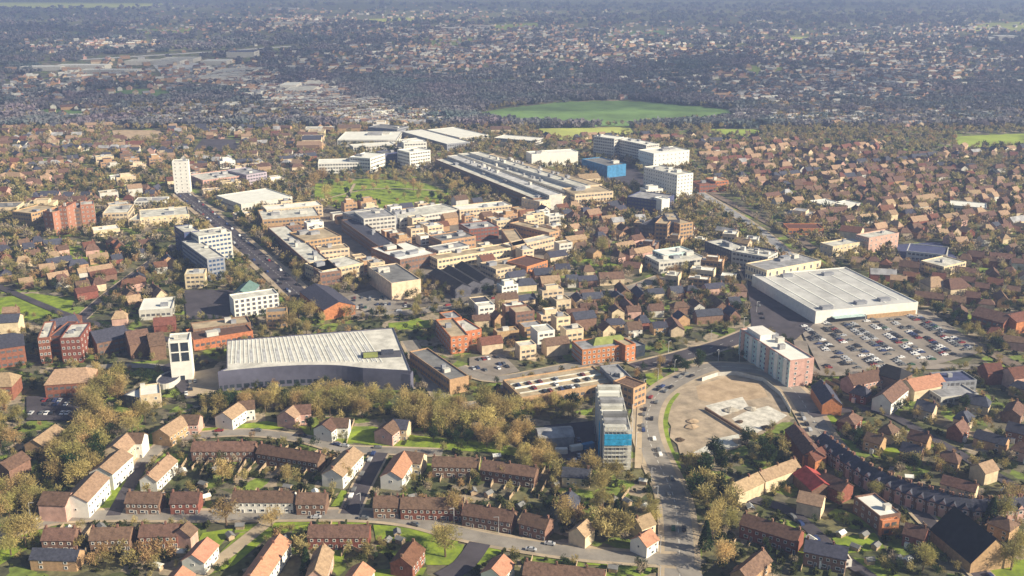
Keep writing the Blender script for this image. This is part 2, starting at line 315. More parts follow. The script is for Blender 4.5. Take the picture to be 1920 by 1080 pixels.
area('car_park', [(1495, 606), (1740, 582), (1850, 660), (1700, 700), (1540, 700)], 'carpark', 'large car park in front of the supermarket', 4)
area('car_park', [(300, 690), (345, 670), (400, 735), (350, 750)], 'asphalt_dark', bits=4)
area('car_park', [(880, 672), (940, 664), (975, 698), (925, 708), (880, 694)], 'carpark', 'parking yard behind the long brick deck', 4)
area('car_park', [(1680, 460), (1760, 455), (1800, 490), (1730, 510), (1690, 495)], 'slate_blue', bits=4)
area('car_park', [(640, 560), (690, 590), (780, 575), (700, 545)], 'asphalt', bits=4); area('car_park', [(790, 520), (880, 545), (920, 530), (830, 500)], 'asphalt_dark', bits=4)
area('car_park', [(1080, 300), (1120, 340), (1200, 352), (1230, 345), (1180, 310)], 'asphalt_dark', bits=4); area('car_park', [(345, 545), (440, 545), (440, 598), (350, 600)], 'asphalt_dark', bits=4)
area('forecourt', [(1440, 520), (1400, 520), (1410, 620), (1490, 640), (1530, 605)], 'asphalt_dark', bits=4)
area('car_park', [(210, 245), (300, 245), (310, 262), (215, 262)], 'dirt', bits=4); area('service_yard', [(1010, 830), (1020, 800), (1125, 790), (1130, 880), (1060, 870)], 'asphalt_dark', bits=4)
area('forecourt', [(360, 700), (410, 690), (420, 745), (350, 745)], 'paving', bits=4)
area('car_park', [(380, 262), (440, 262), (450, 285), (360, 285)], 'asphalt_dark', bits=4); area('car_park', [(50, 745), (150, 745), (150, 790), (50, 790)], 'asphalt_dark', bits=4)

# ------------------------------------------------------------------ buildings
def inset(P, d):
    n = len(P); out = []
    for i in range(n):
        a, b, c = P[i - 1], P[i], P[(i + 1) % n]
        e1 = (b - a).normalized(); e2 = (c - b).normalized()
        n1 = Vector((-e1.y, e1.x)); n2 = Vector((-e2.y, e2.x)); s = n1 + n2; k = d * 2 / max(s.length_squared, .2)
        out.append(b + s * k)
    return out
def flat_wall(root, o, P, h, wall, roof, parapet=.7, base=0.):
    """prism with a parapet; P world corners (CCW), o root origin. Parts: wall, roof"""
    P = [Vector((p[0], p[1])) for p in P]; n = len(P)
    ar = sum(P[i].x * P[(i + 1) % n].y - P[(i + 1) % n].x * P[i].y for i in range(n))
    if ar < 0: P = P[::-1]
    I = inset(P, .45); c = Vector((o[0], o[1])); P = [p - c for p in P]; I = [p - c for p in I]
    V = [(p.x, p.y, base) for p in P] + [(p.x, p.y, h) for p in P] + [(p.x, p.y, h) for p in I] + [(p.x, p.y, h - parapet) for p in I]
    Fc = []
    for i in range(n):
        j = (i + 1) % n
        for k in (0, 1, 2): Fc.append((k * n + i, k * n + j, (k + 1) * n + j, (k + 1) * n + i))
    w = part('wall', mesh('wall', V, Fc, wall), root)
    r = part('roof', mesh('roof', [(p.x, p.y, h - parapet) for p in inset(I, -.1)], [list(range(n))], roof), root)
    mark([(p.x + c.x, p.y + c.y) for p in P], 1, .8)
    return w, r
_wm = {}
def win_mesh(w, h, fr='frame', gl='glass'):
    k = (w, h, fr, gl)
    if k not in _wm:
        V = []; Fc = []; I = []
        def bx(x0, x1, y0, y1, z0, z1, mi):
            b = len(V); V.extend([(x, y, z) for x in (x0, x1) for y in (y0, y1) for z in (z0, z1)])
            for f in ((0, 1, 5, 4), (4, 5, 7, 6), (6, 7, 3, 2), (2, 3, 1, 0), (1, 3, 7, 5)): Fc.append(tuple(b + q for q in f)); I.append(mi)
        t = min(.14, w * .12)
        bx(-w / 2 + t, w / 2 - t, -.06, .02, t, h - t, 1)
        bx(-w / 2, -w / 2 + t, -.12, .02, 0, h, 0); bx(w / 2 - t, w / 2, -.12, .02, 0, h, 0)
        bx(-w / 2 + t, w / 2 - t, -.12, .02, 0, t, 0); bx(-w / 2 + t, w / 2 - t, -.12, .02, h - t, h, 0)
        _wm[k] = mesh('window', V, Fc, [fr, gl], I)
    return _wm[k]
def windows(root, o, A, B, z0, floors, fh, n, w=1.4, h=1.5, fr='frame', gl='glass', name='window', jit=0):
    """individual windows along the outer face A->B (outside on the right of A->B)"""
    A = Vector((A[0], A[1])); B = Vector((B[0], B[1])); d = B - A; rz = math.atan2(d.y, d.x); me = win_mesh(w, h, fr, gl)
    for f in range(floors):
        for i in range(n):
            p = A + d * ((i + .5) / n)
            part(name, me, root, (p.x - o[0], p.y - o[1], z0 + f * fh), rz)
def strips(root, o, A, B, z0, floors, fh, h=1.4, gl='glass_far', pad=.8, name='window_strip'):
    A = Vector((A[0], A[1])); B = Vector((B[0], B[1])); d = B - A; L_ = d.length; rz = math.atan2(d.y, d.x)
    if L_ < 2 * pad + 1: return
    n = max(1, int(L_ / 3.2)); V = []; Fc = []; I = []
    w = (L_ - 2 * pad) / n
    for i in range(n):
        x0 = pad + i * w + w * .14; x1 = pad + (i + 1) * w - w * .14; b = len(V)
        V += [(x0, -.05, 0), (x1, -.05, 0), (x1, -.05, h), (x0, -.05, h), (x0, .02, 0), (x1, .02, 0), (x1, .02, h), (x0, .02, h)]
        Fc += [(b, b + 1, b + 2, b + 3), (b + 3, b + 2, b + 6, b + 7), (b + 1, b, b + 4, b + 5), (b, b + 3, b + 7, b + 4), (b + 1, b + 5, b + 6, b + 2)]
    me = mesh(name, V, Fc, gl)
    for f in range(floors): part(name, me, root, (A.x - o[0], A.y - o[1], z0 + f * fh), rz)
def boxm(name, x0, x1, y0, y1, z0, z1, m):
    V = [(x, y, z) for x in (x0, x1) for y in (y0, y1) for z in (z0, z1)]
    return mesh(name, V, [(0, 1, 3, 2), (4, 6, 7, 5), (0, 4, 5, 1), (2, 3, 7, 6), (1, 5, 7, 3), (0, 2, 6, 4)], m)
def rect(p0, p1, depth, z):
    a = at(*p0, z); b = at(*p1, z); u = Vector((b.x - a.x, b.y - a.y)); L_ = u.length; u.normalize(); v = Vector((-u.y, u.x))
    if v.y < 0: v = -v
    A = Vector((a.x, a.y)); return [A, A + u * L_, A + u * L_ + v * depth, A + v * depth], u, v, L_
def block(root, p0, p1, depth, h, wall='cream', roof='roof_light', fl=None, fw='FLR', style='strip', units=1, para=.7, n=None, ww=1.4, wh=1.5, gl='glass_far', fr='frame'):
    """flat block from the front edge of its roof (two pixels of the photo), depth in metres going away from the camera"""
    o = root.location; P, u, v, L_ = rect(p0, p1, depth, h)
    flat_wall(root, o, P, h, wall, roof, para)
    fl = fl if fl is not None else max(1, int(h / 3.4)); fh = (h - .8) / max(1, fl)
    S_ = {'F': (P[0], P[1]), 'R': (P[1], P[2]), 'L': (P[3], P[0])}
    for s in fw:
        a, b = S_[s]
        if style == 'strip': strips(root, o, a, b, fh * .4, fl, fh, min(1.6, fh * .5), gl)
        elif style == 'win': windows(root, o, a, b, fh * .35, fl, fh, n or max(1, int((b - a).length / 3.6)), ww, wh, fr, gl)
    rnd = random.Random(int(L_ * 100)); Q = 1
    for k in range(units):
        s, t = rnd.uniform(.15, .85), rnd.uniform(.25, .8); c = P[0] + u * (L_ * s) + v * (depth * t); a_ = min(L_, depth) * rnd.uniform(.07, .16)
        ro = part('roof_unit', boxm('roof_unit', -a_, a_, -a_ * .7, a_ * .7, h - para, h - para + rnd.uniform(1.5, 3), rnd.choice(['grey_wall', 'offwhite', 'roof_grey'])), root, (c.x - o[0], c.y - o[1], 0), math.atan2(u.y, u.x))
    return P, u, v, L_
def side_front(pf, pb, h, width):
    """front-right roof corner pixel, from the long left edge pf (front) -> pb (back)"""
    a = at(*pf, h); b = at(*pb, h); v = Vector((b.x - a.x, b.y - a.y)); L_ = v.length; v.normalize(); q = Vector((a.x, a.y)) + Vector((v.y, -v.x)) * width
    return proj(q.x, q.y, h), L_
def building(name, label, cat, px, py, land=None, group=None):
    p = at(px, py); r = empty(name, p, 0, label, cat, group)
    if land: LAND.append((land, p.x, p.y))
    return r

def gable_geo(L_, w, eave, rise, hip=0., over=.35):
    """wall and roof in local coordinates: ridge along x from -L/2..L/2"""
    a, b = L_ / 2, w / 2; ri = eave + rise
    hx = a - hip
    WV = [(-a, -b, 0), (a, -b, 0), (a, b, 0), (-a, b, 0), (-a, -b, eave), (a, -b, eave), (a, b, eave), (-a, b, eave)]
    WF = [(0, 1, 5, 4), (2, 3, 7, 6), (1, 2, 6, 5), (3, 0, 4, 7)]
    if hip == 0:
        WV += [(-a, 0, ri - .02), (a, 0, ri - .02)]; WF[2] = (1, 2, 6, 9, 5); WF[3] = (3, 0, 4, 8, 7)
    sl = rise / b; e = over; t = .28; ao = a + (e if hip == 0 else e)
    def y(z): return z
    ez = eave - sl * e
    if hip == 0: ro = ao
    else: ro = hx
    T = [(-ao, -b - e, ez), (ao, -b - e, ez), (ao, b + e, ez), (-ao, b + e, ez), (-ro, 0, ri), (ro, 0, ri)]
    RV = [(x, y_, z + t) for x, y_, z in T] + [(x, y_, z) for x, y_, z in T]
    RF = [(0, 1, 5, 4), (2, 3, 4, 5), (0, 6, 7, 1), (2, 8, 9, 3)]
    if hip == 0: RF += [(1, 7, 11, 5), (5, 11, 8, 2), (3, 9, 10, 4), (4, 10, 6, 0)]
    else: RF += [(1, 2, 5), (3, 0, 4), (1, 7, 8, 2), (3, 9, 6, 0)]
    RF += [(7, 6, 10, 11), (9, 8, 11, 10)]
    return WV, WF, RV, RF
def gabled(root, q0, q1, w, eave, rise, wall, roof, hip=0., win=0, chim=0, floors=2, stripw=None, world=False, unit=5.6):
    """gabled range from its ridge end points in the photo"""
    o = root.location; ri = eave + rise
    a, b = (q0, q1) if world else (at(*q0, ri), at(*q1, ri))
    if b.x < a.x: a, b = b, a
    d = Vector((b.x - a.x, b.y - a.y)); L_ = d.length; rz = math.atan2(d.y, d.x); c = Vector(((a.x + b.x) / 2, (a.y + b.y) / 2))
    WV, WF, RV, RF = gable_geo(L_, w, eave, rise, hip)
    loc = (c.x - o[0], c.y - o[1], 0)
    part('wall', mesh('wall', WV, WF, wall), root, loc, rz)
    rf = part('roof', mesh('roof', RV, RF, roof), root, loc, rz)
    u = d / L_; v = Vector((-u.y, u.x))
    P = [c + u * (sx_ * L_ / 2) + v * (sy_ * w / 2) for sx_, sy_ in ((-1, -1), (1, -1), (1, 1), (-1, 1))]
    mark([(p.x, p.y) for p in P], 1, 1.5)
    nu = max(1, round(L_ / unit))
    if win == 1 and not world: DIV.append((c, u, v, L_, w, nu))
    if chim:
        cm = boxm('chimney', -.35, .35, -.5, .5, ri - 1.2, ri + 1.3, 'chimney_brick')
        for i in range(nu + 1):
            x = -L_ / 2 + .6 + (L_ - 1.2) * i / nu
            if i % chim == 0: part('chimney', cm, rf, (x, 0, 0))
    if win:
        for k, (A, B) in enumerate(((P[0], P[1]), (P[1], P[2]), (P[3], P[0]))):
            if k == 0:
                fh = (eave - .2) / floors
                for f in range(floors):
                    if f == 0:
                        windows(root, o, A, B, 1.0, 1, fh, nu, 1.8, 1.3); 
                        for i in range(nu):
                            p = A + (B - A) * ((i + .88) / nu); part('door', win_mesh(.95, 2.1, 'frame', 'dark_wall'), root, (p.x - o[0], p.y - o[1], .05), rz)
                    else: windows(root, o, A, B, f * fh + .9, 1, fh, nu * 2, 1.2, 1.2)
            elif win > 1: windows(root, o, A, B, 3.6, 1, 3, 1, 1.0, 1.1)
    if stripw: strips(root, o, P[0], P[1], 1.0, stripw, (eave - .3) / stripw, 1.4)
    return P, u, v, L_, rz, loc
def curved_terrace(): pass
# ================================================================== named buildings, far to near
def simple(name, label, cat, blocks, land=None):
    """blocks: list of dicts for block(); the first sets the origin"""
    b0 = blocks[0]; p = at(*b0['p0'], b0['h']); root = building(name, label, cat, 0, 900); root.location = (p.x, p.y, 0)
    if land: LAND.append((land, p.x, p.y))
    for b in blocks: block(root, **b)
    return root
def D(p0, p1, depth, h, wall='cream', roof='roof_light', **k): return dict(p0=p0, p1=p1, depth=depth, h=h, wall=wall, roof=roof, **k)

WH = dict(wall='white', roof='roof_white')
simple('warehouse', 'long white-roofed shed at the back left of the white retail cluster', 'warehouse', [D((632, 262), (744, 262), 70, 9, 'offwhite', 'roof_white', units=2)], 'the white retail cluster')
simple('warehouse', 'white-roofed unit with a lower wing at the front of the retail cluster', 'warehouse', [D((662, 275), (740, 270), 20, 8, 'offwhite', 'roof_white', units=0), D((735, 268), (800, 262), 22, 7, 'offwhite', 'roof_white', units=1)])
simple('warehouse', 'slanting white shed at the far right of the retail cluster', 'warehouse', [D((752, 246), (838, 270), 34, 9, 'grey_wall', 'roof_white', units=0)])
simple('warehouse', 'small white shed behind the slanting shed', 'warehouse', [D((800, 243), (862, 258), 45, 8, 'offwhite', 'roof_white', units=0)])
simple('warehouse', 'curved pale shed roof right of the white retail cluster', 'warehouse', [D((926, 258), (1000, 264), 30, 7, 'offwhite', 'roof_white', units=0)])
simple('warehouse', 'grey unit behind the white retail cluster', 'warehouse', [D((690, 238), (745, 242), 30, 12, 'grey_wall', 'roof_mid')])
simple('office_block', 'low white office with a curved raised corner behind the park', 'office', [D((596, 306), (672, 304), 26, 12, 'white', 'roof_white', fl=3), D((655, 294), (694, 297), 34, 17, 'white', 'roof_white', fl=4)], 'the white office behind the park')
simple('office_block', 'white block with tall ribbed windows between the retail cluster and the mall', 'office', [D((768, 286), (807, 281), 26, 20, 'white', 'roof_white', fl=5), D((757, 268), (800, 266), 16, 18, 'white', 'roof_white', fl=4)])
simple('office_block', 'narrow dark blue office left of the ribbed white block', 'office', [D((722, 288), (745, 285), 20, 15, 'slate_blue', 'roof_mid')])
simple('mall', 'long shopping mall with parallel grey glass roofs and pale parapets', 'mall', [
    D((815, 298), (1000, 372), 26, 12, 'brown_brick', 'roof_light', units=3, fw='F'), D((838, 292), (1030, 366), 14, 15, 'offwhite', 'rib_grey', units=12, fw='F'),
    D((858, 288), (1058, 358), 14, 13, 'offwhite', 'roof_light', units=14, fw='F'), D((880, 286), (1085, 350), 14, 16, 'offwhite', 'roof_light', units=12, fw=''),
    D((905, 290), (1105, 348), 16, 12, 'cream', 'roof_tan', units=14, fw='R')], 'the long mall')
simple('shop_building', 'cream end block of the mall with a pale gable and square windows', 'shops', [D((1012, 378), (1066, 366), 24, 11, 'cream', 'roof_light', style='win', fl=2), D((1078, 364), (1150, 358), 30, 14, 'cream', 'roof_tan', units=2, fl=3)], 'the cream mall end')
simple('office_block', 'white slab with a dark square opening right of the mall', 'office', [D((997, 289), (1084, 284), 20, 16, 'white', 'roof_white', units=2, fl=1, fw='')], 'the white slab by the blue building')
simple('blue_building', 'bright blue metal-clad building with a flat grey roof', 'building', [D((1139, 311), (1174, 307), 50, 14, 'blue_clad', 'roof_mid', units=1, fl=1, fw='')], 'the blue building')
simple('apartment_block', 'long pale apartment slab with a grey shaded side, farthest of the white blocks', 'flats', [D((1113, 255), (1152, 260), 20, 26, 'offwhite', 'roof_white', units=1), D((1154, 260), (1212, 272), 20, 24, 'offwhite', 'roof_white', units=3)], 'the far white flats')
simple('apartment_block', 'white apartment wing facing the camera beside the farthest slab', 'flats', [D((1226, 288), (1293, 281), 30, 20, 'white', 'roof_white', units=3, style='win', fl=4, n=9)], 'the white flats wing')
simple('apartment_block', 'tall white apartment slab with a shaded grey long side and a lit end', 'flats', [D((1270, 328), (1300, 324), 52, 25, 'white', 'roof_light', units=4, style='win', fl=7, ww=1.6)], 'the tall white slab')
simple('office_block', 'dark grey office with a bright white right end', 'office', [D((1176, 368), (1240, 376), 30, 14, 'slate_blue', 'roof_grey', fl=4, fw='FL'), D((1241, 374), (1256, 372), 12, 16, 'white', 'roof_white', units=0, fw='')], 'the grey office with the white end')
simple('brick_building', 'red brick block behind the railway beside the tall white slab', 'building', [D((1312, 346), (1345, 344), 20, 9, 'red_brick', 'tile_red'), D((1342, 340), (1366, 338), 20, 11, 'orange_brick', 'roof_tan')], 'the red brick block by the railway')
simple('stepped_office', 'brick office with cream floor bands stepping out on both corners', 'office', [D((1228, 418), (1252, 420), 26, 18, 'tan_brick', 'roof_tan', fl=5), D((1252, 412), (1275, 412), 26, 19, 'dark_wall', 'roof_tan', fl=5), D((1275, 420), (1300, 416), 26, 17, 'tan_brick', 'roof_tan', fl=5), D((1200, 420), (1228, 424), 40, 14, 'dark_wall', 'slate', fl=4)], 'the stepped brick office')
simple('white_tower', 'slim white tower block standing alone left of the pink hall', 'tower', [D((322, 303), (352, 302), 13, 33, 'white', 'roof_light', fl=9, style='win', n=3, ww=1.2, wh=1.3, units=1)], 'the slim white tower')
simple('hall', 'pink-fronted low hall with a pale roof right of the slim tower', 'hall', [D((380, 338), (460, 328), 40, 9, 'pink', 'roof_light', units=3, fl=2), D((462, 328), (500, 322), 40, 11, 'lilac', 'roof_grey', units=2)], 'the pink hall')
simple('white_roof_hall', 'big flat white-roofed hall at the corner of the park', 'hall', [D((452, 383), (548, 368), 52, 9, 'offwhite', 'roof_white', units=0, fl=1)], 'the white-roofed hall')
simple('town_building', 'low cream building with dark arches left of the blue-grey office', 'building', [D((192, 400), (240, 398), 34, 12, 'cream', 'roof_light', units=2), D((240, 412), (262, 412), 30, 8, 'cream', 'roof_light'), D((262, 408), (355, 401), 34, 9, 'cream', 'roof_light', style='win', fl=2, n=9, units=2)], 'the cream arched building')
r = simple('brick_flats', 'cluster of orange brick towers with white balconies on a dark base', 'flats', [D((80, 396), (98, 398), 14, 21, 'flat_brick', 'roof_tan', style='win', fl=5, n=2), D((109, 388), (124, 388), 20, 24, 'flat_brick', 'tile_red', style='win', fl=6, n=2), D((150, 384), (176, 382), 16, 21, 'flat_brick', 'roof_light', style='win', fl=5, n=3), D((97, 394), (112, 394), 20, 18, 'dark_wall', 'slate', units=0), D((124, 392), (150, 390), 24, 19, 'brown_brick', 'roof_mid')], 'the orange brick flats')
simple('cream_building', 'small salmon and cream building at the left of the brick towers', 'building', [D((22, 396), (58, 400), 30, 12, 'tan_brick', 'roof_tan')])
simple('office_block', 'tall blue-grey cross-shaped office with a pale roof and shaded blue side', 'office', [D((388, 486), (421, 481), 62, 17, 'grey_wall', 'roof_light', gl='glass_blue', fl=5, units=1), D((372, 443), (434, 434), 20, 22, 'offwhite', 'roof_light', gl='glass_blue', fl=6, units=2), D((345, 436), (374, 432), 26, 22, 'slate_blue', 'roof_light', gl='glass_blue', fl=6)], 'the blue-grey cross-shaped office')  # shade is put into the dark blue wing's wall colour, sunlight into the offwhite
# white office with round dots for windows, tented teal roof behind
r = simple('office_block', 'white office front dotted with rows of round dark windows', 'office', [D((438, 562), (522, 550), 13, 13, 'white', 'roof_light', style='win', fl=4, n=8, ww=2.3, wh=2.2, gl='dark_wall', fw='FR', units=0)], 'the white office with dotted windows')
gabled(r, (450, 545), (468, 526), 13, 8, 3.5, 'grey_wall', 'roof_teal')
# ---- town centre
simple('office_slab', 'pale grey office slab with a gridded front on the shopping centre roof', 'office', [D((682, 410), (742, 404), 30, 15, 'offwhite', 'roof_grey', fl=4), D((642, 398), (682, 412), 34, 13, 'grey_wall', 'roof_mid', fl=3)], 'the pale office slab in the centre')
simple('shop_building', 'cream shop range with orange brick behind the dual carriageway', 'shops', [D((492, 412), (600, 404), 40, 10, 'tan_brick', 'roof_light', units=3), D((500, 394), (605, 384), 20, 11, 'cream', 'roof_white', units=2)], 'the cream shop range')
simple('shop_building', 'long brown roofed shop parade running beside the dual carriageway', 'shops', [D((502, 426), (600, 512), 16, 10, 'brown_brick', 'roof_light', units=5), D((604, 508), (682, 492), 26, 10, 'cream', 'roof_light', units=2, fl=2)], 'the long shop parade')
simple('shop_building', 'tan square shop block with plant on its roof inside the parade', 'shops', [D((572, 452), (640, 442), 34, 11, 'tan_brick', 'roof_tan', units=4), D((600, 470), (655, 464), 14, 9, 'cream', 'roof_tan', units=1)])
simple('shop_building', 'dark slanting shop row between the tan block and the pitted white roof', 'shops', [D((640, 412), (722, 470), 15, 10, 'brown_brick', 'slate', units=3)])
simple('square_building', 'square white-roofed building with a plant pit sunk in its roof', 'building', [D((750, 487), (818, 474), 44, 10, 'brown_brick', 'roof_white', units=5), ], 'the square white roof with the pit')
simple('shop_building', 'pale row of roofs along the near edge of the park', 'shops', [D((750, 410), (862, 392), 30, 9, 'offwhite', 'roof_light', units=3), D((862, 394), (960, 384), 20, 9, 'cream', 'roof_white', units=2)], 'the pale roofs by the park')
simple('courtyard_building', 'cream building round a triangular brown courtyard', 'building', [D((960, 462), (1040, 444), 12, 10, 'cream', 'roof_light', units=0), D((940, 430), (962, 462), 12, 10, 'tan_brick', 'roof_tan', units=0), D((955, 418), (1030, 436), 12, 10, 'tan_brick', 'roof_tan', units=1)], 'the triangular courtyard building')
simple('shop_building', 'long tan flat roof in front of the triangular courtyard building', 'shops', [D((820, 486), (958, 464), 14, 9, 'cream', 'roof_tan', units=2), D((822, 470), (880, 460), 16, 9, 'offwhite', 'roof_grey', units=1)])
simple('shop_building', 'grey-roofed shops with brick chimneys in the middle of the centre', 'shops', [D((828, 452), (892, 442), 22, 10, 'tan_brick', 'roof_mid', units=4), D((880, 430), (935, 424), 24, 11, 'red_brick', 'roof_grey', units=3)])
simple('cream_box', 'plain cream box with a grey flat roof in the middle of the town', 'building', [D((734, 531), (789, 523), 46, 13, 'cream', 'roof_mid', units=3, fl=1, fw='')], 'the plain cream box')
r = building('brick_hall', 'dark slate-roofed hall with an orange brick gable', 'hall', 630, 570, 'the slate-roofed hall'); gabled(r, (590, 532), (636, 566), 22, 7, 4, 'orange_brick', 'slate')
for k, (q0, q1) in enumerate([((818, 503), (868, 532)), ((842, 498), (888, 526)), ((866, 490), (912, 520))]):
    r = building('roof_range', ['left', 'middle', 'right'][k] + ' one of three parallel dark-roofed sheds behind the cream box', 'shed', *q1); gabled(r, q0, q1, 12, 7, 3, 'dark_wall', 'black_roof')
simple('shop_building', 'cream and brick shops with arched fronts right of the dark sheds', 'shops', [D((930, 505), (988, 494), 22, 9, 'cream', 'roof_tan', units=2), D((988, 500), (1027, 488), 22, 10, 'orange_brick', 'tile_brown', units=0)])
simple('white_building', 'low white flat-roofed building on the left beside dark trees', 'building', [D((260, 582), (322, 578), 26, 7, 'offwhite', 'roof_white', units=1, fl=1)], 'the low white building on the left')
simple('market_hall', 'brown and orange low market hall left of the sports centre', 'hall', [D((362, 638), (474, 620), 22, 7, 'orange_brick', 'tile_brown', units=2, fl=1), D((362, 618), (470, 604), 14, 8, 'brown_brick', 'roof_tan', units=2)], 'the orange market hall')
# ---- sports and leisure hall with its curved front wall
r = building('leisure_centre', 'huge pale ribbed roof with a curved dark grey front wall', 'leisure centre', 600, 720, 'the big pale-roofed centre')
hh = 12; fr_ = [at(x, y, hh) for x, y in smooth([(408, 697), (480, 690), (560, 685), (630, 685), (680, 690)], 6)]
rr = at(740, 612, hh); P = [Vector((p.x, p.y)) for p in fr_] + [Vector(at(770, 695, hh)[:2])] + [Vector(at(738, 614, hh)[:2]), Vector(at(425, 638, hh)[:2]), Vector(at(425, 690, hh)[:2])]
w_, r_ = flat_wall(r, r.location, P, hh, 'rib_grey', 'mall_roof', .5)
w_.data.materials.clear(); w_.data.materials.append(M['curved_wall'])
for i in range(34):      # standing seams, a few darker bays
    t = (i + .5) / 34; b0 = at(432 + t * 250, 637 - t * 17, hh); f0 = at(428 + t * 300 if t > .0 else 0, 688 - 3 * math.sin(t * 3.1), hh)
    q0 = Vector((b0.x, b0.y)); q1 = q0 + (Vector((f0.x, f0.y)) - q0) * .86; d = q1 - q0; L_ = d.length
    part('roof_rib', boxm('roof_rib', 0, L_, -.3, .3, hh - .5, hh - .3, 'roof_white'), r_, (q0.x - r.location.x, q0.y - r.location.y, 0), math.atan2(d.y, d.x))
    if i % 3 == 1: part('roof_panel', boxm('roof_panel', L_ * .45, L_ * .98, .6, 2.6, hh - .5, hh - .36, 'rib_grey'), r_, (q0.x - r.location.x, q0.y - r.location.y, 0), math.atan2(d.y, d.x))
P4, u_, v_, _ = rect((684, 690), (770, 694), 4, hh - 2)
block(r, (682, 694), (769, 702), 5, 10, 'curved_wall', 'roof_mid', fl=1, fw='', units=0)
q = at(712, 664, hh); part('roof_court', boxm('roof_court', -10, 12, -5, 5, hh - .5, hh - .1, 'dark_wall'), r_, (q.x - r.location.x, q.y - r.location.y, 0), .15)
q = at(695, 668, hh); part('roof_unit', boxm('roof_unit', -4, 4, -2, 2, hh - .1, hh + 1.6, 'roof_green'), r_, (q.x - r.location.x, q.y - r.location.y, 0), .15)
q = at(728, 662, hh); part('roof_unit', boxm('roof_unit', -4, 3, -2.5, 2.5, hh - .1, hh + 1.4, 'slate'), r_, (q.x - r.location.x, q.y - r.location.y, 0), .15)
for i in range(len(fr_) - 2):
    strips(r, r.location, fr_[i], fr_[i + 1], 1.5, 1, 3, 2.2, 'glass', .05, 'window_strip')
# white tower with the glazed upper front
r = simple('glazed_tower', 'white framed tower with a dark glazed top left of the big pale roof', 'tower', [D((315, 640), (355, 637), 13, 24, 'white', 'roof_light', units=1, fl=1, fw='')], 'the white glazed tower')
P_, u_, v_, L_ = rect((315, 640), (355, 637), 13, 24); o = r.location
rz = math.atan2(u_.y, u_.x)
for i in range(2):
    for j in range(2):
        w0 = L_ * .5 - 1.1; c = P_[0] + u_ * (L_ * (.27 + .46 * i)); part('window', win_mesh(round(w0, 1), 5.4), r, (c.x - o[0], c.y - o[1], 11.6 + j * 5.8), rz)
strips(r, o, P_[3], P_[0], 3, 6, 3.4, 1.4); part('door', win_mesh(3., 3.4), r, (P_[0].x + u_.x * L_ * .5 - o[0], P_[0].y + u_.y * L_ * .5 - o[1], 0), rz)
r = building('round_annex', 'low round white-rimmed annex at the foot of the glazed tower', 'annex', 322, 716)
V = []; n = 24; c0 = at(316, 708, 3)
Pn = [Vector((c0.x + 6 * math.cos(a), c0.y + 10 * math.sin(a))) for a in [2 * math.pi * i / n for i in range(n)]]
flat_wall(r, r.location, Pn, 3.2, 'offwhite', 'slate', .7)
# ---- brick group at the left edge
def gset(name, label, cat, px, py, items, land=None, **k):
    r = building(name, label, cat, px, py, land)
    for it in items: gabled(r, *it[:7], **{**k, **(it[7] if len(it) > 7 else {})})
    return r
gset('brick_building', 'dark-roofed brick building with an orange-red front at the left edge', 'building', 20, 680, [((-30, 632), (42, 622), 20, 12, 5, 'red_brick', 'slate', dict(hip=5, stripw=3))], 'the dark-roofed brick building')
simple('brick_building', 'crimson brick offices with white roof edges and dark recesses', 'office', [D((70, 634), (92, 632), 30, 16, 'red_brick', 'roof_light', units=2, style='win', fl=4, n=3), D((92, 630), (112, 630), 26, 15, 'red_brick', 'slate', units=0), D((112, 634), (150, 632), 26, 16, 'red_brick', 'roof_light', units=2, style='win', fl=4, n=4)], 'the crimson brick offices')
gset('brick_building', 'white-gabled house-like block behind the crimson offices', 'building', 130, 610, [((95, 600), (140, 590), 14, 10, 5, 'white', 'slate')])
gset('brick_building', 'mauve-roofed brick range with a row of ground-floor windows', 'building', 220, 680, [((170, 622), (232, 610), 22, 8, 4, 'brown_brick', 'slate', dict(stripw=2)), ((236, 622), (275, 616), 20, 9, 5, 'brown_brick', 'tile_brown'), ((276, 626), (305, 622), 18, 9, 5, 'brown_brick', 'tile_brown')], 'the mauve-roofed range')
gset('brick_building', 'broad hall with cream hipped ends and a red brick front', 'hall', 120, 740, [((88, 694), (175, 688), 18, 8, 5, 'red_brick', 'tile_tan', dict(hip=4, stripw=2))], 'the cream-ended brick hall')
gset('brick_building', 'red brick house with a cream gable at the left edge', 'building', 10, 730, [((-20, 700), (28, 698), 15, 8, 5, 'red_brick', 'tile_tan', dict(hip=3, stripw=2))])
simple('white_building', 'small white-roofed block with a dark side above the foreground trees', 'building', [D((262, 742), (301, 737), 15, 8, 'cream', 'roof_white', units=1, fl=2, style='win'), D((232, 740), (262, 746), 14, 7, 'dark_wall', 'roof_white', units=0)], 'the small white-roofed block')
# ---- middle, right of the leisure centre
simple('orange_office', 'bright orange-red brick office with a tan roof and dark red side', 'office', [D((845, 632), (879, 628), 34, 11, 'orange_brick', 'roof_tan', units=1, style='win', fl=3), D((872, 622), (903, 616), 22, 9, 'orange_brick', 'roof_light', units=1, style='win', fl=2), D((838, 598), (866, 594), 14, 8, 'orange_brick', 'roof_grey', units=1)], 'the orange brick office')
simple('long_shed', 'grey flat-roofed shed with a cream lit end beside the big pale roof', 'shed', [D((843, 712), (879, 704), 50, 9, 'tan_brick', 'roof_mid', units=2, fl=2, fw='L')], 'the grey-roofed shed')
r = simple('green_roof_office', 'brick office with three rows of windows and a green roof', 'office', [D((1092, 656), (1172, 646), 16, 10, 'orange_brick', 'roof_grey', style='win', fl=3, n=9, fw='FL', units=0), D((1173, 648), (1192, 644), 14, 11, 'orange_brick', 'roof_tan', style='win', fl=3, n=2, fw='F', units=0), D((1193, 650), (1210, 646), 10, 7, 'glass', 'roof_grey', fw='', units=0)], 'the green-roofed brick office')
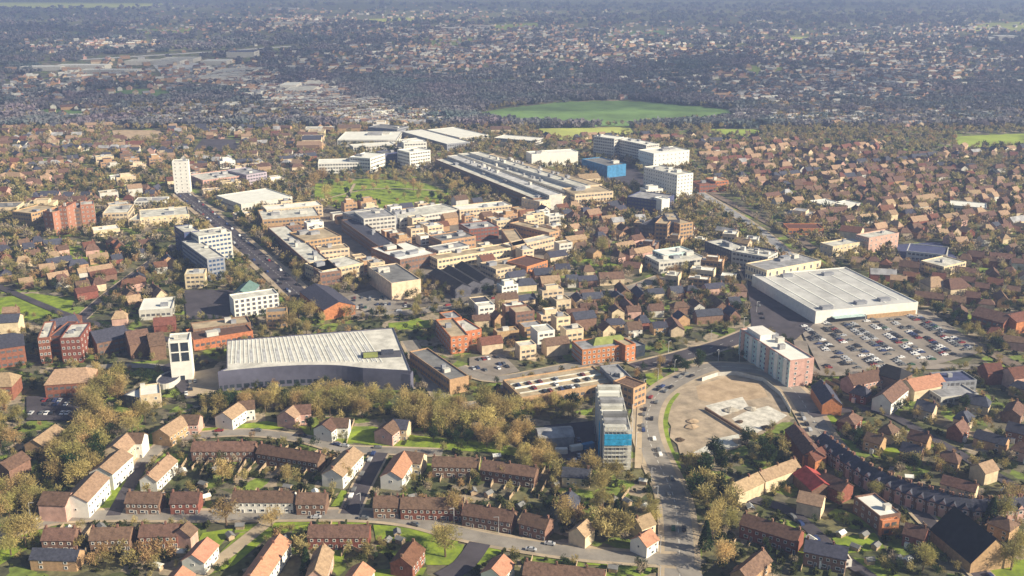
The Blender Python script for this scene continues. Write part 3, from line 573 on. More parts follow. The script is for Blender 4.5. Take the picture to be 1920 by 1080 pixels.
gabled(r, (1108, 635), (1172, 627), 9, 9.5, 2.6, 'tan_brick', 'roof_green', hip=3)
simple('parking_deck', 'long tan parking deck with an orange brick wall facing the trees', 'parking deck', [D((978, 745), (1152, 716), 26, 7, 'tan_brick', 'roof_tan', units=0, fl=1), D((1155, 716), (1190, 712), 24, 10, 'grey_wall', 'roof_grey', units=3), D((1188, 728), (1212, 718), 14, 12, 'tan_brick', 'tile_brown', units=0)], 'the long brick parking deck')
P_, u_, v_, L_ = rect((978, 745), (1152, 716), 26, 7); o = r.location if False else None
dk = [x for x in bpy.data.objects if x.name.startswith('parking_deck') and x.type == 'EMPTY'][0]; o = dk.location; rz = math.atan2(u_.y, u_.x)
for t, m_, hh2 in ((6.5, 'roof_light', .5), (13, 'roof_white', .9), (19.5, 'roof_light', .5)):
    c = P_[0] + u_ * (L_ / 2) + v_ * t; part('deck_wall', boxm('deck_wall', -L_ * .47, L_ * .47, -.3, .3, 6.3, 6.3 + hh2, m_), dk, (c.x - o[0], c.y - o[1], 0), rz)
DECK = (P_, u_, v_, L_)
# building under construction with scaffold and blue sheeting
r = simple('scaffolded_building', 'unfinished tower in scaffolding with a bright blue sheet across the front', 'building site', [D((1133, 806), (1184, 806), 50, 20, 'offwhite', 'roof_light', units=0, fl=5, style='strip', fw='F')], 'the scaffolded building')
P_, u_, v_, L_ = rect((1133, 806), (1184, 806), 50, 20); o = r.location; rz = math.atan2(u_.y, u_.x)
for k in range(9):
    c = P_[0] + u_ * (L_ * .5) + v_ * (3 + k * 5.3); hgt = (k % 3) * .9 + .8
    part('roof_frame', boxm('roof_frame', -L_ * .46, L_ * (.3 + .08 * (k % 3)), -1.5, 1.4, 19.2, 20 + hgt, ['roof_light', 'roof_grey', 'roof_mid', 'roof_white'][k % 4]), r, (c.x - o[0], c.y - o[1], 0), rz)
for i in range(8):
    c = P_[0] + u_ * (L_ * i / 7) - v_ * 1.5; part('scaffold_pole', boxm('scaffold_pole', -.12, .12, -.12, .12, 0, 22, 'steel'), r, (c.x - o[0], c.y - o[1], 0), rz)
for k in range(10):
    c = P_[0] + u_ * (L_ * .5) - v_ * 1.2; part('scaffold_deck', boxm('scaffold_deck', -L_ / 2, L_ / 2, -.6, .6, 2 + k * 2, 2.3 + k * 2, 'roof_light'), r, (c.x - o[0], c.y - o[1], 0), rz)
c = P_[0] + u_ * (L_ * .5) - v_ * 2.
for k in range(2): part('blue_sheeting', boxm('blue_sheeting', -L_ / 2, L_ / 2, -.08, .08, 13.2 + 2.9 * k, 15.9 + 2.9 * k, 'blue_sheet'), r, (c.x - o[0], c.y - o[1], 0), rz)
for k in range(6):
    c = P_[0] - u_ * 1.2 + v_ * (2 + 8.5 * k); part('blue_sheeting' if k in (1,) else 'scaffold_pole', boxm('side_panel', -.08, .08, -2.6 if k in (1,) else -.1, 2.6 if k in (1,) else .1, 1, 19, 'blue_sheet' if k in (1,) else 'steel'), r, (c.x - o[0], c.y - o[1], 0), rz)
r = gset('site_cabin', 'grey-roofed site building left of the scaffolded building', 'building', 1040, 830, [((1008, 806), (1072, 802), 12, 6, 2, 'grey_wall', 'roof_grey')])
# apartments by the ring road
r = simple('apartment_block', 'white-roofed apartments with a teal-grey long side and a pink end', 'flats', [D((1482, 676), side_front((1482, 676), (1388, 616), 16, 15)[0], side_front((1482, 676), (1388, 616), 16, 15)[1], 16, 'pink', 'roof_white', units=3, fl=5, fw='F', style='win', n=2)], 'the teal and pink apartments')
P_, u_, v_, L_ = rect((1482, 676), side_front((1482, 676), (1388, 616), 16, 15)[0], side_front((1482, 676), (1388, 616), 16, 15)[1], 16); o = r.location; A, B = P_[3], P_[0]; dd = (B - A)
me = boxm('side_cladding', 0, dd.length, -.18, 0, 0, 15.2, 'teal_wall'); part('side_cladding', me, r, (A.x - o[0], A.y - o[1], 0), math.atan2(dd.y, dd.x))
nn = Vector((dd.y, -dd.x)).normalized() * .2
windows(r, o, A + nn, B + nn, 1.2, 5, 2.9, 14, 1.5, 1.6, gl='glass_blue')
for k in range(6):
    c = A + dd * (.08 + .17 * k) + nn * .4; part('bay', boxm('bay', -1.6, 1.6, -.7, .1, 0, 15.6, 'white' if k % 3 else 'pink'), r, (c.x - o[0], c.y - o[1], 0), math.atan2(dd.y, dd.x))
c = A + dd * .1; part('roof_unit', boxm('roof_unit', -1, 14, 2, 12, 15.2, 18.2, 'white'), r, (c.x - o[0], c.y - o[1], 0), math.atan2(dd.y, dd.x))
# supermarket
r = simple('supermarket', 'supermarket with a vast grey roof, pale ribs and a white front', 'supermarket', [D((1530, 584), (1722, 566), 86, 9, 'white', 'shop_roof', units=0, fl=1, fw='')], 'the supermarket')
P_, u_, v_, L_ = rect((1530, 584), (1722, 566), 86, 9); o = r.location; rz = math.atan2(u_.y, u_.x)
for k in range(6):
    c = P_[0] + u_ * (L_ * (k + .6) / 6.3) + v_ * 44; part('roof_rib', boxm('roof_rib', -.55, .55, -38 + 4 * (k % 2), 38, 8.2, 8.5, 'roof_white'), r, (c.x - o[0], c.y - o[1], 0), rz)
for s, t in ((.14, .06), (.5, .1), (.3, .9), (.7, .85), (.75, .12)):
    c = P_[0] + u_ * (L_ * s) + v_ * (86 * t); part('roof_unit', boxm('roof_unit', -4, 4, -2, 2, 8.3, 10.3, 'grey_wall'), r, (c.x - o[0], c.y - o[1], 0), rz)
c = P_[0] + u_ * (L_ * .3) - v_ * 1.2; part('entrance_canopy', boxm('entrance_canopy', -11, 11, -3, 1.2, 4.2, 4.8, 'teal_wall'), r, (c.x - o[0], c.y - o[1], 0), rz)
c = P_[0] + u_ * (L_ * .72) - v_ * .2; part('brick_plinth', boxm('brick_plinth', -L_ * .22, L_ * .26, -.3, .2, 0, 3.4, 'tan_brick'), r, (c.x - o[0], c.y - o[1], 0), rz)
c = P_[0] + u_ * (L_ * .3) - v_ * .3; part('shop_window', boxm('shop_window', -14, 14, -.1, .3, .3, 3.8, 'glass'), r, (c.x - o[0], c.y - o[1], 0), rz)
simple('cream_hall', 'cream fronted hall with a curved grey roof behind the supermarket', 'hall', [D((1438, 507), (1540, 488), 22, 13, 'cream', 'roof_grey', units=3, style='win', fl=2, n=8, ww=2, wh=3)], 'the cream hall')
simple('shop_terrace', 'curving cream shop terrace between the carriageway and the railway', 'shops', [D((1322, 452), (1372, 470), 18, 12, 'dark_wall', 'roof_light', fl=3, units=2), D((1372, 470), (1440, 482), 18, 12, 'offwhite', 'roof_light', fl=3, units=4)], 'the curving cream terrace')
simple('white_building', 'white and pale green roofed building left of the cream terrace', 'building', [D((1236, 492), (1322, 482), 22, 9, 'offwhite', 'roof_light', units=4), D((1246, 478), (1300, 470), 16, 11, 'teal_wall', 'roof_white', units=1)], 'the pale green-roofed building')
# right side
simple('brick_terrace', 'cream and pink apartment terrace with rows of dark windows', 'flats', [D((1562, 462), (1622, 452), 14, 9, 'cream', 'roof_light', style='win', fl=2), D((1630, 446), (1686, 436), 14, 13, 'pink', 'roof_light', style='win', fl=3, n=6)], 'the cream and pink terrace')
simple('round_ended_building', 'scalloped cream wall round a big blue-slate roof', 'building', [D((1770, 500), (1812, 490), 20, 8, 'cream', 'roof_light', units=1), D((1700, 470), (1775, 478), 26, 8, 'offwhite', 'slate_blue', units=0)], 'the scalloped cream building')
gset('brick_building', 'orange-roofed brick villas with cream rounded gables', 'building', 1765, 540, [((1735, 520), (1770, 518), 16, 7, 5, 'cream', 'tile_tan', dict(hip=4)), ((1770, 524), (1810, 520), 16, 7, 5, 'cream', 'tile_brown', dict(hip=4))])
simple('warehouse', 'white roof edge and grey shed among houses at the far right', 'warehouse', [D((1780, 384), (1850, 390), 24, 6, 'offwhite', 'roof_white', units=0)], 'the far right white shed')
for (a, b) in (((1516, 376), (1545, 384)), ((1560, 380), (1590, 386))): simple('warehouse', ('left' if a[0] < 1540 else 'right') + ' one of two small white-roofed sheds beyond the railway', 'warehouse', [D(a, b, 22, 6, 'offwhite', 'roof_white', units=0)])
simple('brick_row', 'long orange-red brick shed beside the railway', 'shed', [D((1478, 428), (1545, 428), 18, 6, 'orange_brick', 'tile_red', units=0)], 'the orange shed by the railway')
gset('brick_building', 'dark-roofed red brick school block at the right edge', 'school', 1870, 600, [((1835, 575), (1895, 590), 16, 7, 4, 'red_brick', 'tile_brown', dict(stripw=2)), ((1890, 590), (1930, 582), 14, 8, 3, 'orange_brick', 'tile_red')], 'the red brick school')
gset('house', 'red and white bay-fronted house at the right end of the car park', 'house', 1860, 710, [((1845, 682), (1875, 680), 10, 7, 4, 'red_brick', 'tile_red'), ((1890, 690), (1925, 686), 12, 7, 4, 'pink', 'tile_red')])
gset('house', 'white timber-framed gable house with dark windows near the car park', 'house', 1672, 745, [((1655, 738), (1688, 712), 10, 7, 4, 'white', 'tile_brown', dict(win=2))], 'the white gable house')
gset('terrace_row', 'long salmon-roofed row behind the white gable house', 'house', 1720, 720, [((1700, 712), (1760, 700), 13, 6, 4, 'cream', 'tile_salmon', dict(chim=3))])
gset('brick_building', 'black-roofed brick block at the bottom edge of the car park', 'building', 1670, 715, [((1652, 680), (1700, 694), 15, 8, 4, 'brown_brick', 'black_roof', dict(hip=3))], 'the black-roofed block by the car park')
gset('terrace_row', 'brown terrace with a slanting white gable left of the black-roofed block', 'house', 1570, 740, [((1540, 712), (1562, 745), 10, 6, 4, 'orange_brick', 'slate', dict(chim=3)), ((1590, 704), (1646, 692), 10, 6, 4, 'pink', 'tile_brown', dict(chim=2, win=1))])
simple('white_building', 'long grey-green flat roofs right of the white gable house', 'building', [D((1765, 745), (1835, 738), 20, 5, 'offwhite', 'roof_grey', units=1), D((1770, 716), (1832, 712), 14, 7, 'grey_wall', 'slate_blue', units=1)])
# big dark church roof at the lower right, with cream gable end
gset('church_hall', 'large steep black roof with a pale gable end at the lower right', 'church', 1810, 1030, [((1790, 950), (1868, 1010), 19, 5, 9, 'tan_brick', 'black_roof')], 'the black-roofed church hall')
simple('white_roof_school', 'bright white flat roof on a building with shade-dark sides and an orange brick end', 'building', [D((1650, 968), side_front((1650, 968), (1602, 930), 7.5, 10)[0], side_front((1650, 968), (1602, 930), 7.5, 10)[1], 7.5, 'brown_brick', 'roof_white', units=1, style='win', fl=2, fw='FL'), D((1655, 978), side_front((1655, 978), (1640, 966), 7, 8)[0], 2, 7.1, 'orange_brick', 'roof_white', units=0, fl=2, fw='F')], 'the bright white flat roof')  # brown side walls have shade put into their colour; orange end stays bright
gset('red_roof_building', 'plain bright red sloping roof in the lower right', 'building', 1520, 915, [((1510, 874), (1545, 905), 11, 5, 3, 'brown_brick', 'roof_red')], 'the bright red roof')
simple('white_conservatory', 'white framed conservatory at the bottom right edge', 'conservatory', [D((1537, 1052), (1598, 1050), 7, 3.4, 'white', 'glass_blue', units=0)])
# ================================================================== foreground homes, one terrace or pair per thing
G = [ # name, label, [(ridge q0, q1, width, eave, rise, wall, roof, opts)]
 ('flats', 'lilac gable block at the lower end of the long white-walled flats', [((82, 922), (132, 924), 11, 8, 3, 'pink', 'tile_brown', {})]),
 ('flats', 'long tan-roofed flats with a white lit side above the lower left lawn', [((138, 928), (180, 884), 11, 8, 3, 'white', 'tile_tan', dict(win=2))], 'the long white-walled flats'),
 ('flats', 'tan-roofed flats with a white side, middle block of the curved row', [((187, 876), (226, 842), 11, 8, 3, 'white', 'tile_tan', dict(win=2))]),
 ('flats', 'angled cream and pink flats at the upper end of the curved row', [((212, 836), (238, 812), 11, 8, 3, 'cream', 'tile_tan', dict(win=2)), ((240, 812), (270, 812), 9, 8, 3, 'white', 'tile_brown', dict(win=1))]),
 ('semi_detached_house', 'orange and pink pair of houses beside the curved lawn', [((300, 805), (338, 780), 10, 6, 3, 'tan_brick', 'tile_tan', dict(win=2)), ((342, 778), (374, 778), 9, 6, 3, 'pink', 'tile_brown', dict(win=1))]),
 ('semi_detached_house', 'tan-roofed house with a white lit wing, second along the curved lawn', [((418, 774), (446, 755), 10, 6, 3, 'white', 'tile_tan', dict(win=2)), ((448, 753), (476, 750), 9, 6, 3, 'white', 'tile_brown', dict(win=1))]),
 ('semi_detached_house', 'pale pink gabled house with a brown roof, third along the lawn', [((535, 772), (550, 760), 10, 6, 3, 'pink', 'tile_tan', dict(win=2)), ((552, 760), (582, 758), 9, 6, 3, 'pink', 'tile_brown', dict(win=1))]),
 ('semi_detached_house', 'pale green-white gabled house, fourth along the curved lawn', [((604, 796), (622, 782), 10, 6, 3, 'white', 'tile_brown', dict(win=2)), ((624, 784), (654, 784), 9, 6, 3, 'white', 'tile_brown', dict(win=1))]),
 ('semi_detached_house', 'pink gabled house with a cream wing, right end of the curved lawn', [((718, 802), (736, 788), 10, 6, 3, 'pink', 'tile_brown', dict(win=2)), ((738, 786), (766, 788), 9, 6, 3, 'cream', 'slate', dict(win=1))]),
 ('house', 'tan house with a bright white gable end left of the allotments', [((276, 890), (316, 852), 8, 5.5, 3, 'white', 'tile_tan', dict(win=2, chim=2))]),
 ('house', 'tan-roofed house among trees near the left edge', [((62, 825), (103, 796), 10, 6, 3, 'tan_brick', 'tile_tan', {})]),
 ('terrace_row', 'dark brown row of roofs at the left edge below the trees', [((0, 868), (40, 846), 9, 6, 3, 'brown_brick', 'tile_brown', {})]),
 ('terrace_row', 'slanting tan-roofed terrace left of the short dark side road', [((622, 880), (662, 838), 10, 6, 3, 'white', 'tile_tan', dict(win=2, chim=3))], 'the slanting tan terrace'),
 ('semi_detached_house', 'corner pair with a pink-tan slope and cream wing right of the side road', [((733, 884), (758, 846), 10, 6, 3, 'white', 'tile_salmon', dict(win=2)), ((760, 846), (794, 850), 9, 6, 3, 'cream', 'tile_brown', dict(win=1))], 'the corner pair by the side road'),
 ('terrace_row', 'upper left brown brick terrace facing the curved road', [((362, 828), (478, 828), 8, 5.5, 3, 'brown_brick', 'tile_brown', dict(win=1, chim=2))]),
 ('terrace_row', 'upper middle brown terrace bending down to the right', [((488, 832), (602, 850), 8, 5.5, 3, 'brown_brick', 'tile_brown', dict(win=1, chim=2))]),
 ('terrace_row', 'brown terrace just right of the corner pair', [((812, 856), (896, 858), 8, 5.5, 3, 'brown_brick', 'tile_brown', dict(win=1, chim=2))]),
 ('terrace_row', 'brown terrace ending at the trees right of the allotment gardens', [((906, 862), (1006, 876), 8, 5.5, 3, 'brown_brick', 'tile_brown', dict(win=1, chim=2))]),
 ('terrace_row', 'short brick terrace nearest the lower left road junction', [((240, 922), (302, 923), 8.5, 5.5, 3, 'brown_brick', 'tile_brown', dict(win=1, chim=2))], 'the short brick terrace'),
 ('terrace_row', 'very short brick terrace second from the junction', [((322, 923), (374, 922), 8.5, 5.5, 3, 'red_brick', 'tile_brown', dict(win=1, chim=2))]),
 ('terrace_row', 'terrace with a white-painted front in the main foreground row', [((438, 920), (552, 921), 8.5, 5.5, 3, 'white', 'tile_brown', dict(win=1, chim=2))], 'the white-fronted terrace'),
 ('terrace_row', 'small brown terrace right of the white-fronted one', [((558, 924), (612, 924), 8.5, 5.5, 3, 'brown_brick', 'tile_brown', dict(win=1, chim=2))]),
 ('terrace_row', 'brown terrace right of the dark side road', [((702, 930), (748, 930), 8.5, 5.5, 3, 'brown_brick', 'tile_brown', dict(win=1, chim=2))]),
 ('terrace_row', 'reddish terrace in the middle of the main foreground row', [((753, 932), (866, 934), 8.5, 5.5, 3, 'red_brick', 'tile_brown', dict(win=1, chim=2))], 'the reddish middle terrace'),
 ('terrace_row', 'slanting brown terrace at the right of the main foreground row', [((872, 944), (964, 958), 8.5, 5.5, 3, 'brown_brick', 'tile_brown', dict(win=1, chim=2))]),
 ('terrace_row', 'last short terrace of the main row before the big trees', [((982, 960), (1030, 972), 8.5, 5.5, 3, 'brown_brick', 'tile_brown', dict(win=1, chim=2))]),
 ('terrace_row', 'bottom row terrace farthest left below the road', [((84, 990), (142, 990), 8.5, 5.5, 3, 'brown_brick', 'tile_brown', dict(win=1, chim=2))]),
 ('terrace_row', 'bottom row terrace second from the left below the road', [((172, 990), (246, 988), 8.5, 5.5, 3, 'brown_brick', 'tile_brown', dict(win=1, chim=2))]),
 ('terrace_row', 'bottom row red-brown terrace with a pink gable at its right', [((264, 984), (335, 982), 8.5, 5.5, 3, 'red_brick', 'tile_brown', dict(win=1, chim=2)), ((338, 992), (352, 978), 8, 5.5, 3, 'pink', 'tile_brown', {})], 'the pink-gabled bottom terrace'),
 ('terrace_row', 'wide red-brown terrace in the bottom row with small white porches', [((580, 984), (692, 984), 9, 5.5, 3, 'red_brick', 'tile_brown', dict(win=1, chim=2))], 'the wide red-brown bottom terrace'),
 ('terrace_row', 'salmon-roofed slanting terrace with a white side, bottom left', [((360, 1040), (388, 1008), 9, 5.5, 3, 'white', 'tile_salmon', dict(win=2))], 'the salmon slanting terrace'),
 ('terrace_row', 'salmon roof cut by the bottom edge below the slanting terrace', [((318, 1092), (342, 1062), 9, 5.5, 3, 'white', 'tile_salmon', {})]),
 ('terrace_row', 'longest salmon-roofed slanting terrace at the bottom middle', [((466, 1084), (524, 1002), 9, 5.5, 3, 'white', 'tile_salmon', dict(win=2, chim=2))], 'the longest salmon terrace'),
 ('terrace_row', 'salmon roof at the bottom edge right of the dark conifer', [((650, 1096), (680, 1054), 9, 5.5, 3, 'white', 'tile_salmon', {})]),
 ('house', 'reddish slanting house on the green in the bottom middle', [((752, 1046), (776, 1014), 9, 5.5, 3, 'red_brick', 'tile_red', dict(chim=2, win=2))]),
 ('house', 'small house with an orange-tan roof slope at the bottom middle right', [((922, 1066), (944, 1040), 9, 5.5, 3, 'white', 'tile_salmon', dict(win=2))]),
 ('terrace_row', 'dark red terrace along the bottom edge left of the ring road', [((985, 1052), (1132, 1068), 9, 5.5, 3, 'red_brick', 'tile_brown', dict(win=1, chim=2))]),
 ('house', 'lone tan house among bare trees', [((1082, 990), (1100, 974), 7.5, 5.5, 3, 'cream', 'tile_tan', {})]),
 ('house', 'upper tan-roofed house beside the lower ring road', [((1192, 972), (1218, 962), 8, 5.5, 3, 'cream', 'tile_tan', dict(win=2, chim=2))]),
 ('house', 'lower salmon-roofed house beside the lower ring road', [((1198, 1006), (1220, 992), 8, 5.5, 3, 'white', 'tile_salmon', dict(win=2, chim=2))]),
 ('terrace_row', 'left stretch of tan gabled terrace below the dark evergreens', [((1372, 908), (1420, 886), 8, 6, 3, 'cream', 'tile_tan', dict(chim=2))]),
 ('terrace_row', 'right stretch of tan gabled terrace below the dark evergreens', [((1424, 884), (1490, 860), 8, 6, 3, 'cream', 'tile_tan', dict(chim=2))], 'the tan gabled terrace'),
 ('terrace_row', 'dark terrace running up to the small orange house', [((1490, 795), (1530, 845), 9, 6, 3, 'red_brick', 'tile_brown', dict(chim=2))]),
 ('house', 'small orange-walled house at the end of the dark terrace', [((1518, 848), (1540, 838), 7, 5.5, 3, 'orange_brick', 'tile_red', {})]),
 ('terrace_row', 'long dark red terrace with white windows in the lower right', [((1396, 962), (1502, 994), 9, 6, 3, 'red_brick', 'tile_brown', dict(win=1, chim=2))], 'the long dark red terrace'),
 ('terrace_row', 'slate terrace continuing right of the long dark red one', [((1512, 1010), (1590, 1026), 9, 6, 3, 'brown_brick', 'slate', dict(win=1, chim=2))]),
 ('house', 'red house tucked between terraces above the bright red roof', [((1545, 885), (1590, 905), 9, 6, 3, 'red_brick', 'tile_brown', dict(chim=2))]),
 ('house', 'tan gabled house just below the bright red roof', [((1500, 920), (1545, 930), 9, 6, 3, 'cream', 'tile_tan', {})]),
 ('house', 'tall cream house below the long crescent', [((1835, 870), (1860, 862), 8, 6, 3, 'cream', 'tile_tan', {})]),
]
for it in G:
    q0, q1 = it[2][0][0], it[2][0][1]
    cat = {'flats': 'flats', 'semi_detached_house': 'house', 'terrace_row': 'terrace', 'house': 'house'}[it[0]]
    r = building(it[0], it[1], cat, (q0[0] + q1[0]) / 2, max(q0[1], q1[1]) + 30, it[3] if len(it) > 3 else None)
    for w_ in it[2]: gabled(r, *w_[:7], **w_[7])
# the long crescent of slate-roofed gabled houses: each pair of bays its own house
cre = smooth([(1545, 812), (1600, 852), (1650, 882), (1705, 904), (1765, 922), (1820, 934), (1875, 934), (1925, 930)], 3)
LAND.append(('the slate crescent', at(1700, 920).x, at(1700, 920).y))
for i in range(len(cre) - 1):
    a, b = at(*cre[i], 9.5), at(*cre[i + 1], 9.5); r = empty('crescent_house', ((a.x + b.x) / 2, (a.y + b.y) / 2, 0), 0, None, 'house', 'slate-roofed houses of the long crescent')
    gabled(r, a, b, 9.5, 6.3, 3.2, 'brown_brick', 'slate', world=True, chim=1, win=1, unit=5)
    u = Vector((b.x - a.x, b.y - a.y)); n_ = max(1, round(u.length / 5.5)); rz = math.atan2(u.y, u.x); nv = Vector((u.y, -u.x)).normalized()
    r['label'] = 'slate-roofed crescent house with brick front gables, number %s from the upper left end' % ['one', 'two', 'three', 'four', 'five', 'six', 'seven', 'eight', 'nine', 'ten', 'eleven', 'twelve', 'thirteen', 'fourteen', 'fifteen', 'sixteen', 'seventeen', 'eighteen', 'nineteen', 'twenty', 'twenty-one', 'twenty-two', 'twenty-three'][i]
    for k in range(n_):
        p = Vector((a.x, a.y)) + u * ((k + .5) / n_) + nv * 4.9
        V = [(-1.3, 0, 0), (1.3, 0, 0), (1.3, 0, 6.6), (0, 0, 8.3), (-1.3, 0, 6.6), (-1.3, 3, 0), (1.3, 3, 0), (1.3, 3, 6.6), (0, 3, 8.3), (-1.3, 3, 6.6)]
        part('bay', mesh('bay', V, [(0, 1, 2, 3, 4), (1, 6, 7, 2), (5, 0, 4, 9), (2, 7, 8, 3), (4, 3, 8, 9)], ['pink', 'slate'], [0, 0, 0, 1, 1]), r, (p.x - r.location.x, p.y - r.location.y, 0), rz)
        part('window', win_mesh(1.5, 1.4), r, (p.x - r.location.x + nv.x * .02, p.y - r.location.y + nv.y * .02, 4.4), rz)
# ================================================================== filler homes in the residential districts
ROOFS = [('brown', 'tile_brown', 6), ('red', 'tile_red', 2), ('tan', 'tile_tan', 4), ('slate', 'slate', 2.4), ('grey', 'roof_grey', .8)]
WALLS = ['brown_brick', 'red_brick', 'tan_brick', 'cream', 'brown_brick', 'tan_brick', 'pink', 'offwhite', 'cream']
RW = [r_[2] for r_ in ROOFS]
SMALL = []      # (object, noun phrase, x, y): the repeated things, worded at the end
TOWN = [ # px polygon, grid angle, pitch, tries kept
 ([(480, 395), (1040, 385), (1060, 500), (930, 560), (640, 590), (560, 520)], 28, 17, .97), ([(170, 300), (560, 315), (520, 395), (340, 440), (170, 440)], 28, 24, .6),
 ([(340, 520), (560, 560), (620, 600), (360, 640)], 10, 20, .8), ([(1180, 420), (1450, 460), (1400, 545), (1180, 530)], -20, 19, .85), ([(0, 590), (320, 590), (320, 690), (0, 690)], 12, 26, .45),
 ([(560, 240), (900, 236), (1000, 270), (820, 285), (560, 285)], 5, 42, .6), ([(870, 560), (1080, 545), (1100, 640), (1085, 690), (960, 705), (900, 650)], 20, 18, .8), ([(1080, 340), (1330, 350), (1320, 410), (1160, 400)], 20, 30, .4), ([(1430, 400), (1720, 440), (1690, 500), (1560, 480)], -30, 30, .35), ([(0, 370), (330, 350), (330, 390), (0, 400)], 8, 34, .45)]
TW = [('cream', 'cream'), ('tan_brick', 'tan'), ('offwhite', 'pale grey'), ('brown_brick', 'brown'), ('orange_brick', 'orange brick'), ('white', 'white')]; TR = [('roof_light', 'pale'), ('roof_tan', 'tan'), ('roof_mid', 'grey'), ('roof_white', 'white'), ('roof_grey', 'light grey'), ('slate', 'dark')]
nb = 0
for zi, (P, ang, pit, keep) in enumerate(TOWN):
    W_ = [at(*p) for p in P]; xs = [p.x for p in W_]; ys = [p.y for p in W_]; cx, cy = sum(xs) / len(xs), sum(ys) / len(ys); a = R(ang); ca, sa = math.cos(a), math.sin(a)
    n = int(max(max(xs) - min(xs), max(ys) - min(ys)) / pit) + 1; rnd = random.Random(zi + 400)
    for i in range(-n, n + 1):
        for j in range(-n, n + 1):
            lx = j * pit + rnd.uniform(-2, 2); ly = i * pit + rnd.uniform(-2, 2); x = cx + lx * ca - ly * sa; y = cy + lx * sa + ly * ca; px, py = proj(x, y)
            if not inpoly(P, np.array([px], float), np.array([py], float))[0] or rnd.random() > keep or nb >= 295: continue
            L_, D_ = rnd.uniform(.5, .95) * pit, rnd.uniform(.4, .7) * pit
            C4 = [(x + sx_ * L_ / 2 * ca - sy_ * D_ / 2 * sa, y + sx_ * L_ / 2 * sa + sy_ * D_ / 2 * ca) for sx_, sy_ in ((-1, -1), (1, -1), (1, 1), (-1, 1))]
            ck = C4 + [(x, y)] + [((C4[q][0] + C4[(q + 1) % 4][0]) / 2, (C4[q][1] + C4[(q + 1) % 4][1]) / 2) for q in range(4)]
            if any(occ(qx, qy, 1.5, 1 | 4 | 8) for qx, qy in ck): continue
            wl, rf = rnd.choices(TW, [7, 4, 3.5, 1.8, .25, 3])[0], rnd.choices(TR, [6, 4, 2, 4, 3, .8])[0]; h = rnd.choice([6, 7, 8, 9, 11]); r = empty('shop_building', (x, y, 0), 0, None, 'shops'); nb += 1
            if rnd.random() < .82:
                flat_wall(r, r.location, C4, h, wl[0], rf[0], .6); strips(r, r.location, C4[0], C4[1], 1.2, max(1, int(h / 3.3)), 3.2, 1.4)
                if rnd.random() < .7: part('roof_unit', boxm('roof_unit', -1.8, 2.2, -1.2, 1.4, h - .6, h + 1.4, rnd.choice(['offwhite', 'roof_grey', 'grey_wall'])), r, (rnd.uniform(-.2, .2) * L_, 0, 0), a)
                if rnd.random() < .35 and L_ > 12: flat_wall(r, r.location, [(x + sx_ * L_ * .28 * ca - sy_ * D_ * .3 * sa, y + sx_ * L_ * .28 * sa + sy_ * D_ * .3 * ca) for sx_, sy_ in ((-1, -1), (1, -1), (1, 1), (-1, 1))], h + 2.6, wl[0], rf[0], .4)
                SMALL.append((r, '%s flat-roofed %s block' % (rf[1], wl[1]), x, y))
            else:
                m2 = rnd.choice(['tile_brown', 'slate', 'tile_tan', 'tile_red']); gabled(r, Vector((x - L_ / 2 * ca, y - L_ / 2 * sa, 0)), Vector((x + L_ / 2 * ca, y + L_ / 2 * sa, 0)), D_, h - 1, 3.2, wl[0], m2, world=True)
                SMALL.append((r, 'pitched %s-roofed %s building' % (m2.replace('tile_', ''), wl[1]), x, y))
print('town blocks', nb)
def pp_in(P, px, py): 
    return bool(inpoly(P, np.array([px], float), np.array([py], float))[0])
ZONES = [ # px polygon, street angle deg, row pitch m, house pitch m, keep
 ([(1310, 262), (1930, 282), (1930, 480), (1600, 445), (1335, 350)], 25, 20, 10, .74),
 ([(1560, 480), (1930, 480), (1930, 690), (1850, 655), (1730, 565)], -20, 19, 9.6, .88),
 ([(0, 236), (620, 236), (600, 330), (370, 325), (300, 300), (0, 372)], 10, 22, 12, .6),
 ([(0, 372), (320, 352), (320, 385), (0, 385)], 5, 26, 16, .5),
 ([(0, 462), (330, 462), (300, 600), (170, 560), (0, 540)], 35, 19, 10, .8),
 ([(880, 520), (1395, 495), (1395, 600), (1200, 650), (1080, 640), (900, 640)], 12, 16, 9, .85),
 ([(1000, 400), (1180, 380), (1230, 470), (1180, 520), (1040, 470)], 30, 18, 11, .6),
 ([(1500, 700), (1930, 715), (1930, 1090), (1400, 1090), (1370, 930), (1500, 870)], -38, 19, 8.6, .88),
 ([(1010, 258), (1330, 256), (1300, 275), (1180, 262), (1040, 285)], 20, 24, 14, .5),
 ([(1350, 420), (1480, 490), (1420, 500), (1340, 455)], -40, 20, 14, .6),
 ([(0, 560), (40, 600), (330, 600), (330, 660), (160, 640), (0, 620)], 15, 24, 14, .5),
 ([(0, 830), (60, 830), (60, 880), (0, 900)], 15, 20, 12, .6),
 ([(0, 1020), (350, 1020), (350, 1090), (0, 1090)], 0, 30, 11, .3),
 ([(560, 1060), (640, 1060), (640, 1090), (560, 1090)], 0, 26, 12, .4),
 ([(900, 650), (1080, 640), (1000, 710), (880, 700)], 12, 20, 12, .5),
 ([(1040, 905), (1200, 900), (1190, 1030), (1040, 1040)], -10, 24, 12, .45)]
HM = {}
def house_meshes(L_, w, eave, rise, wall, roof, hip):
    k = (L_, w, eave, rise, wall, roof, hip)
    if k not in HM:
        WV, WF, RV, RF = gable_geo(L_, w, eave, rise, hip)
        HM[k] = (mesh('wall', WV, WF, wall), mesh('roof', RV, RF, roof), boxm('chimney', -.4, .4, -.4, .4, eave + rise - 1, eave + rise + 1.5, 'chimney_brick'))
    return HM[k]
cand = []
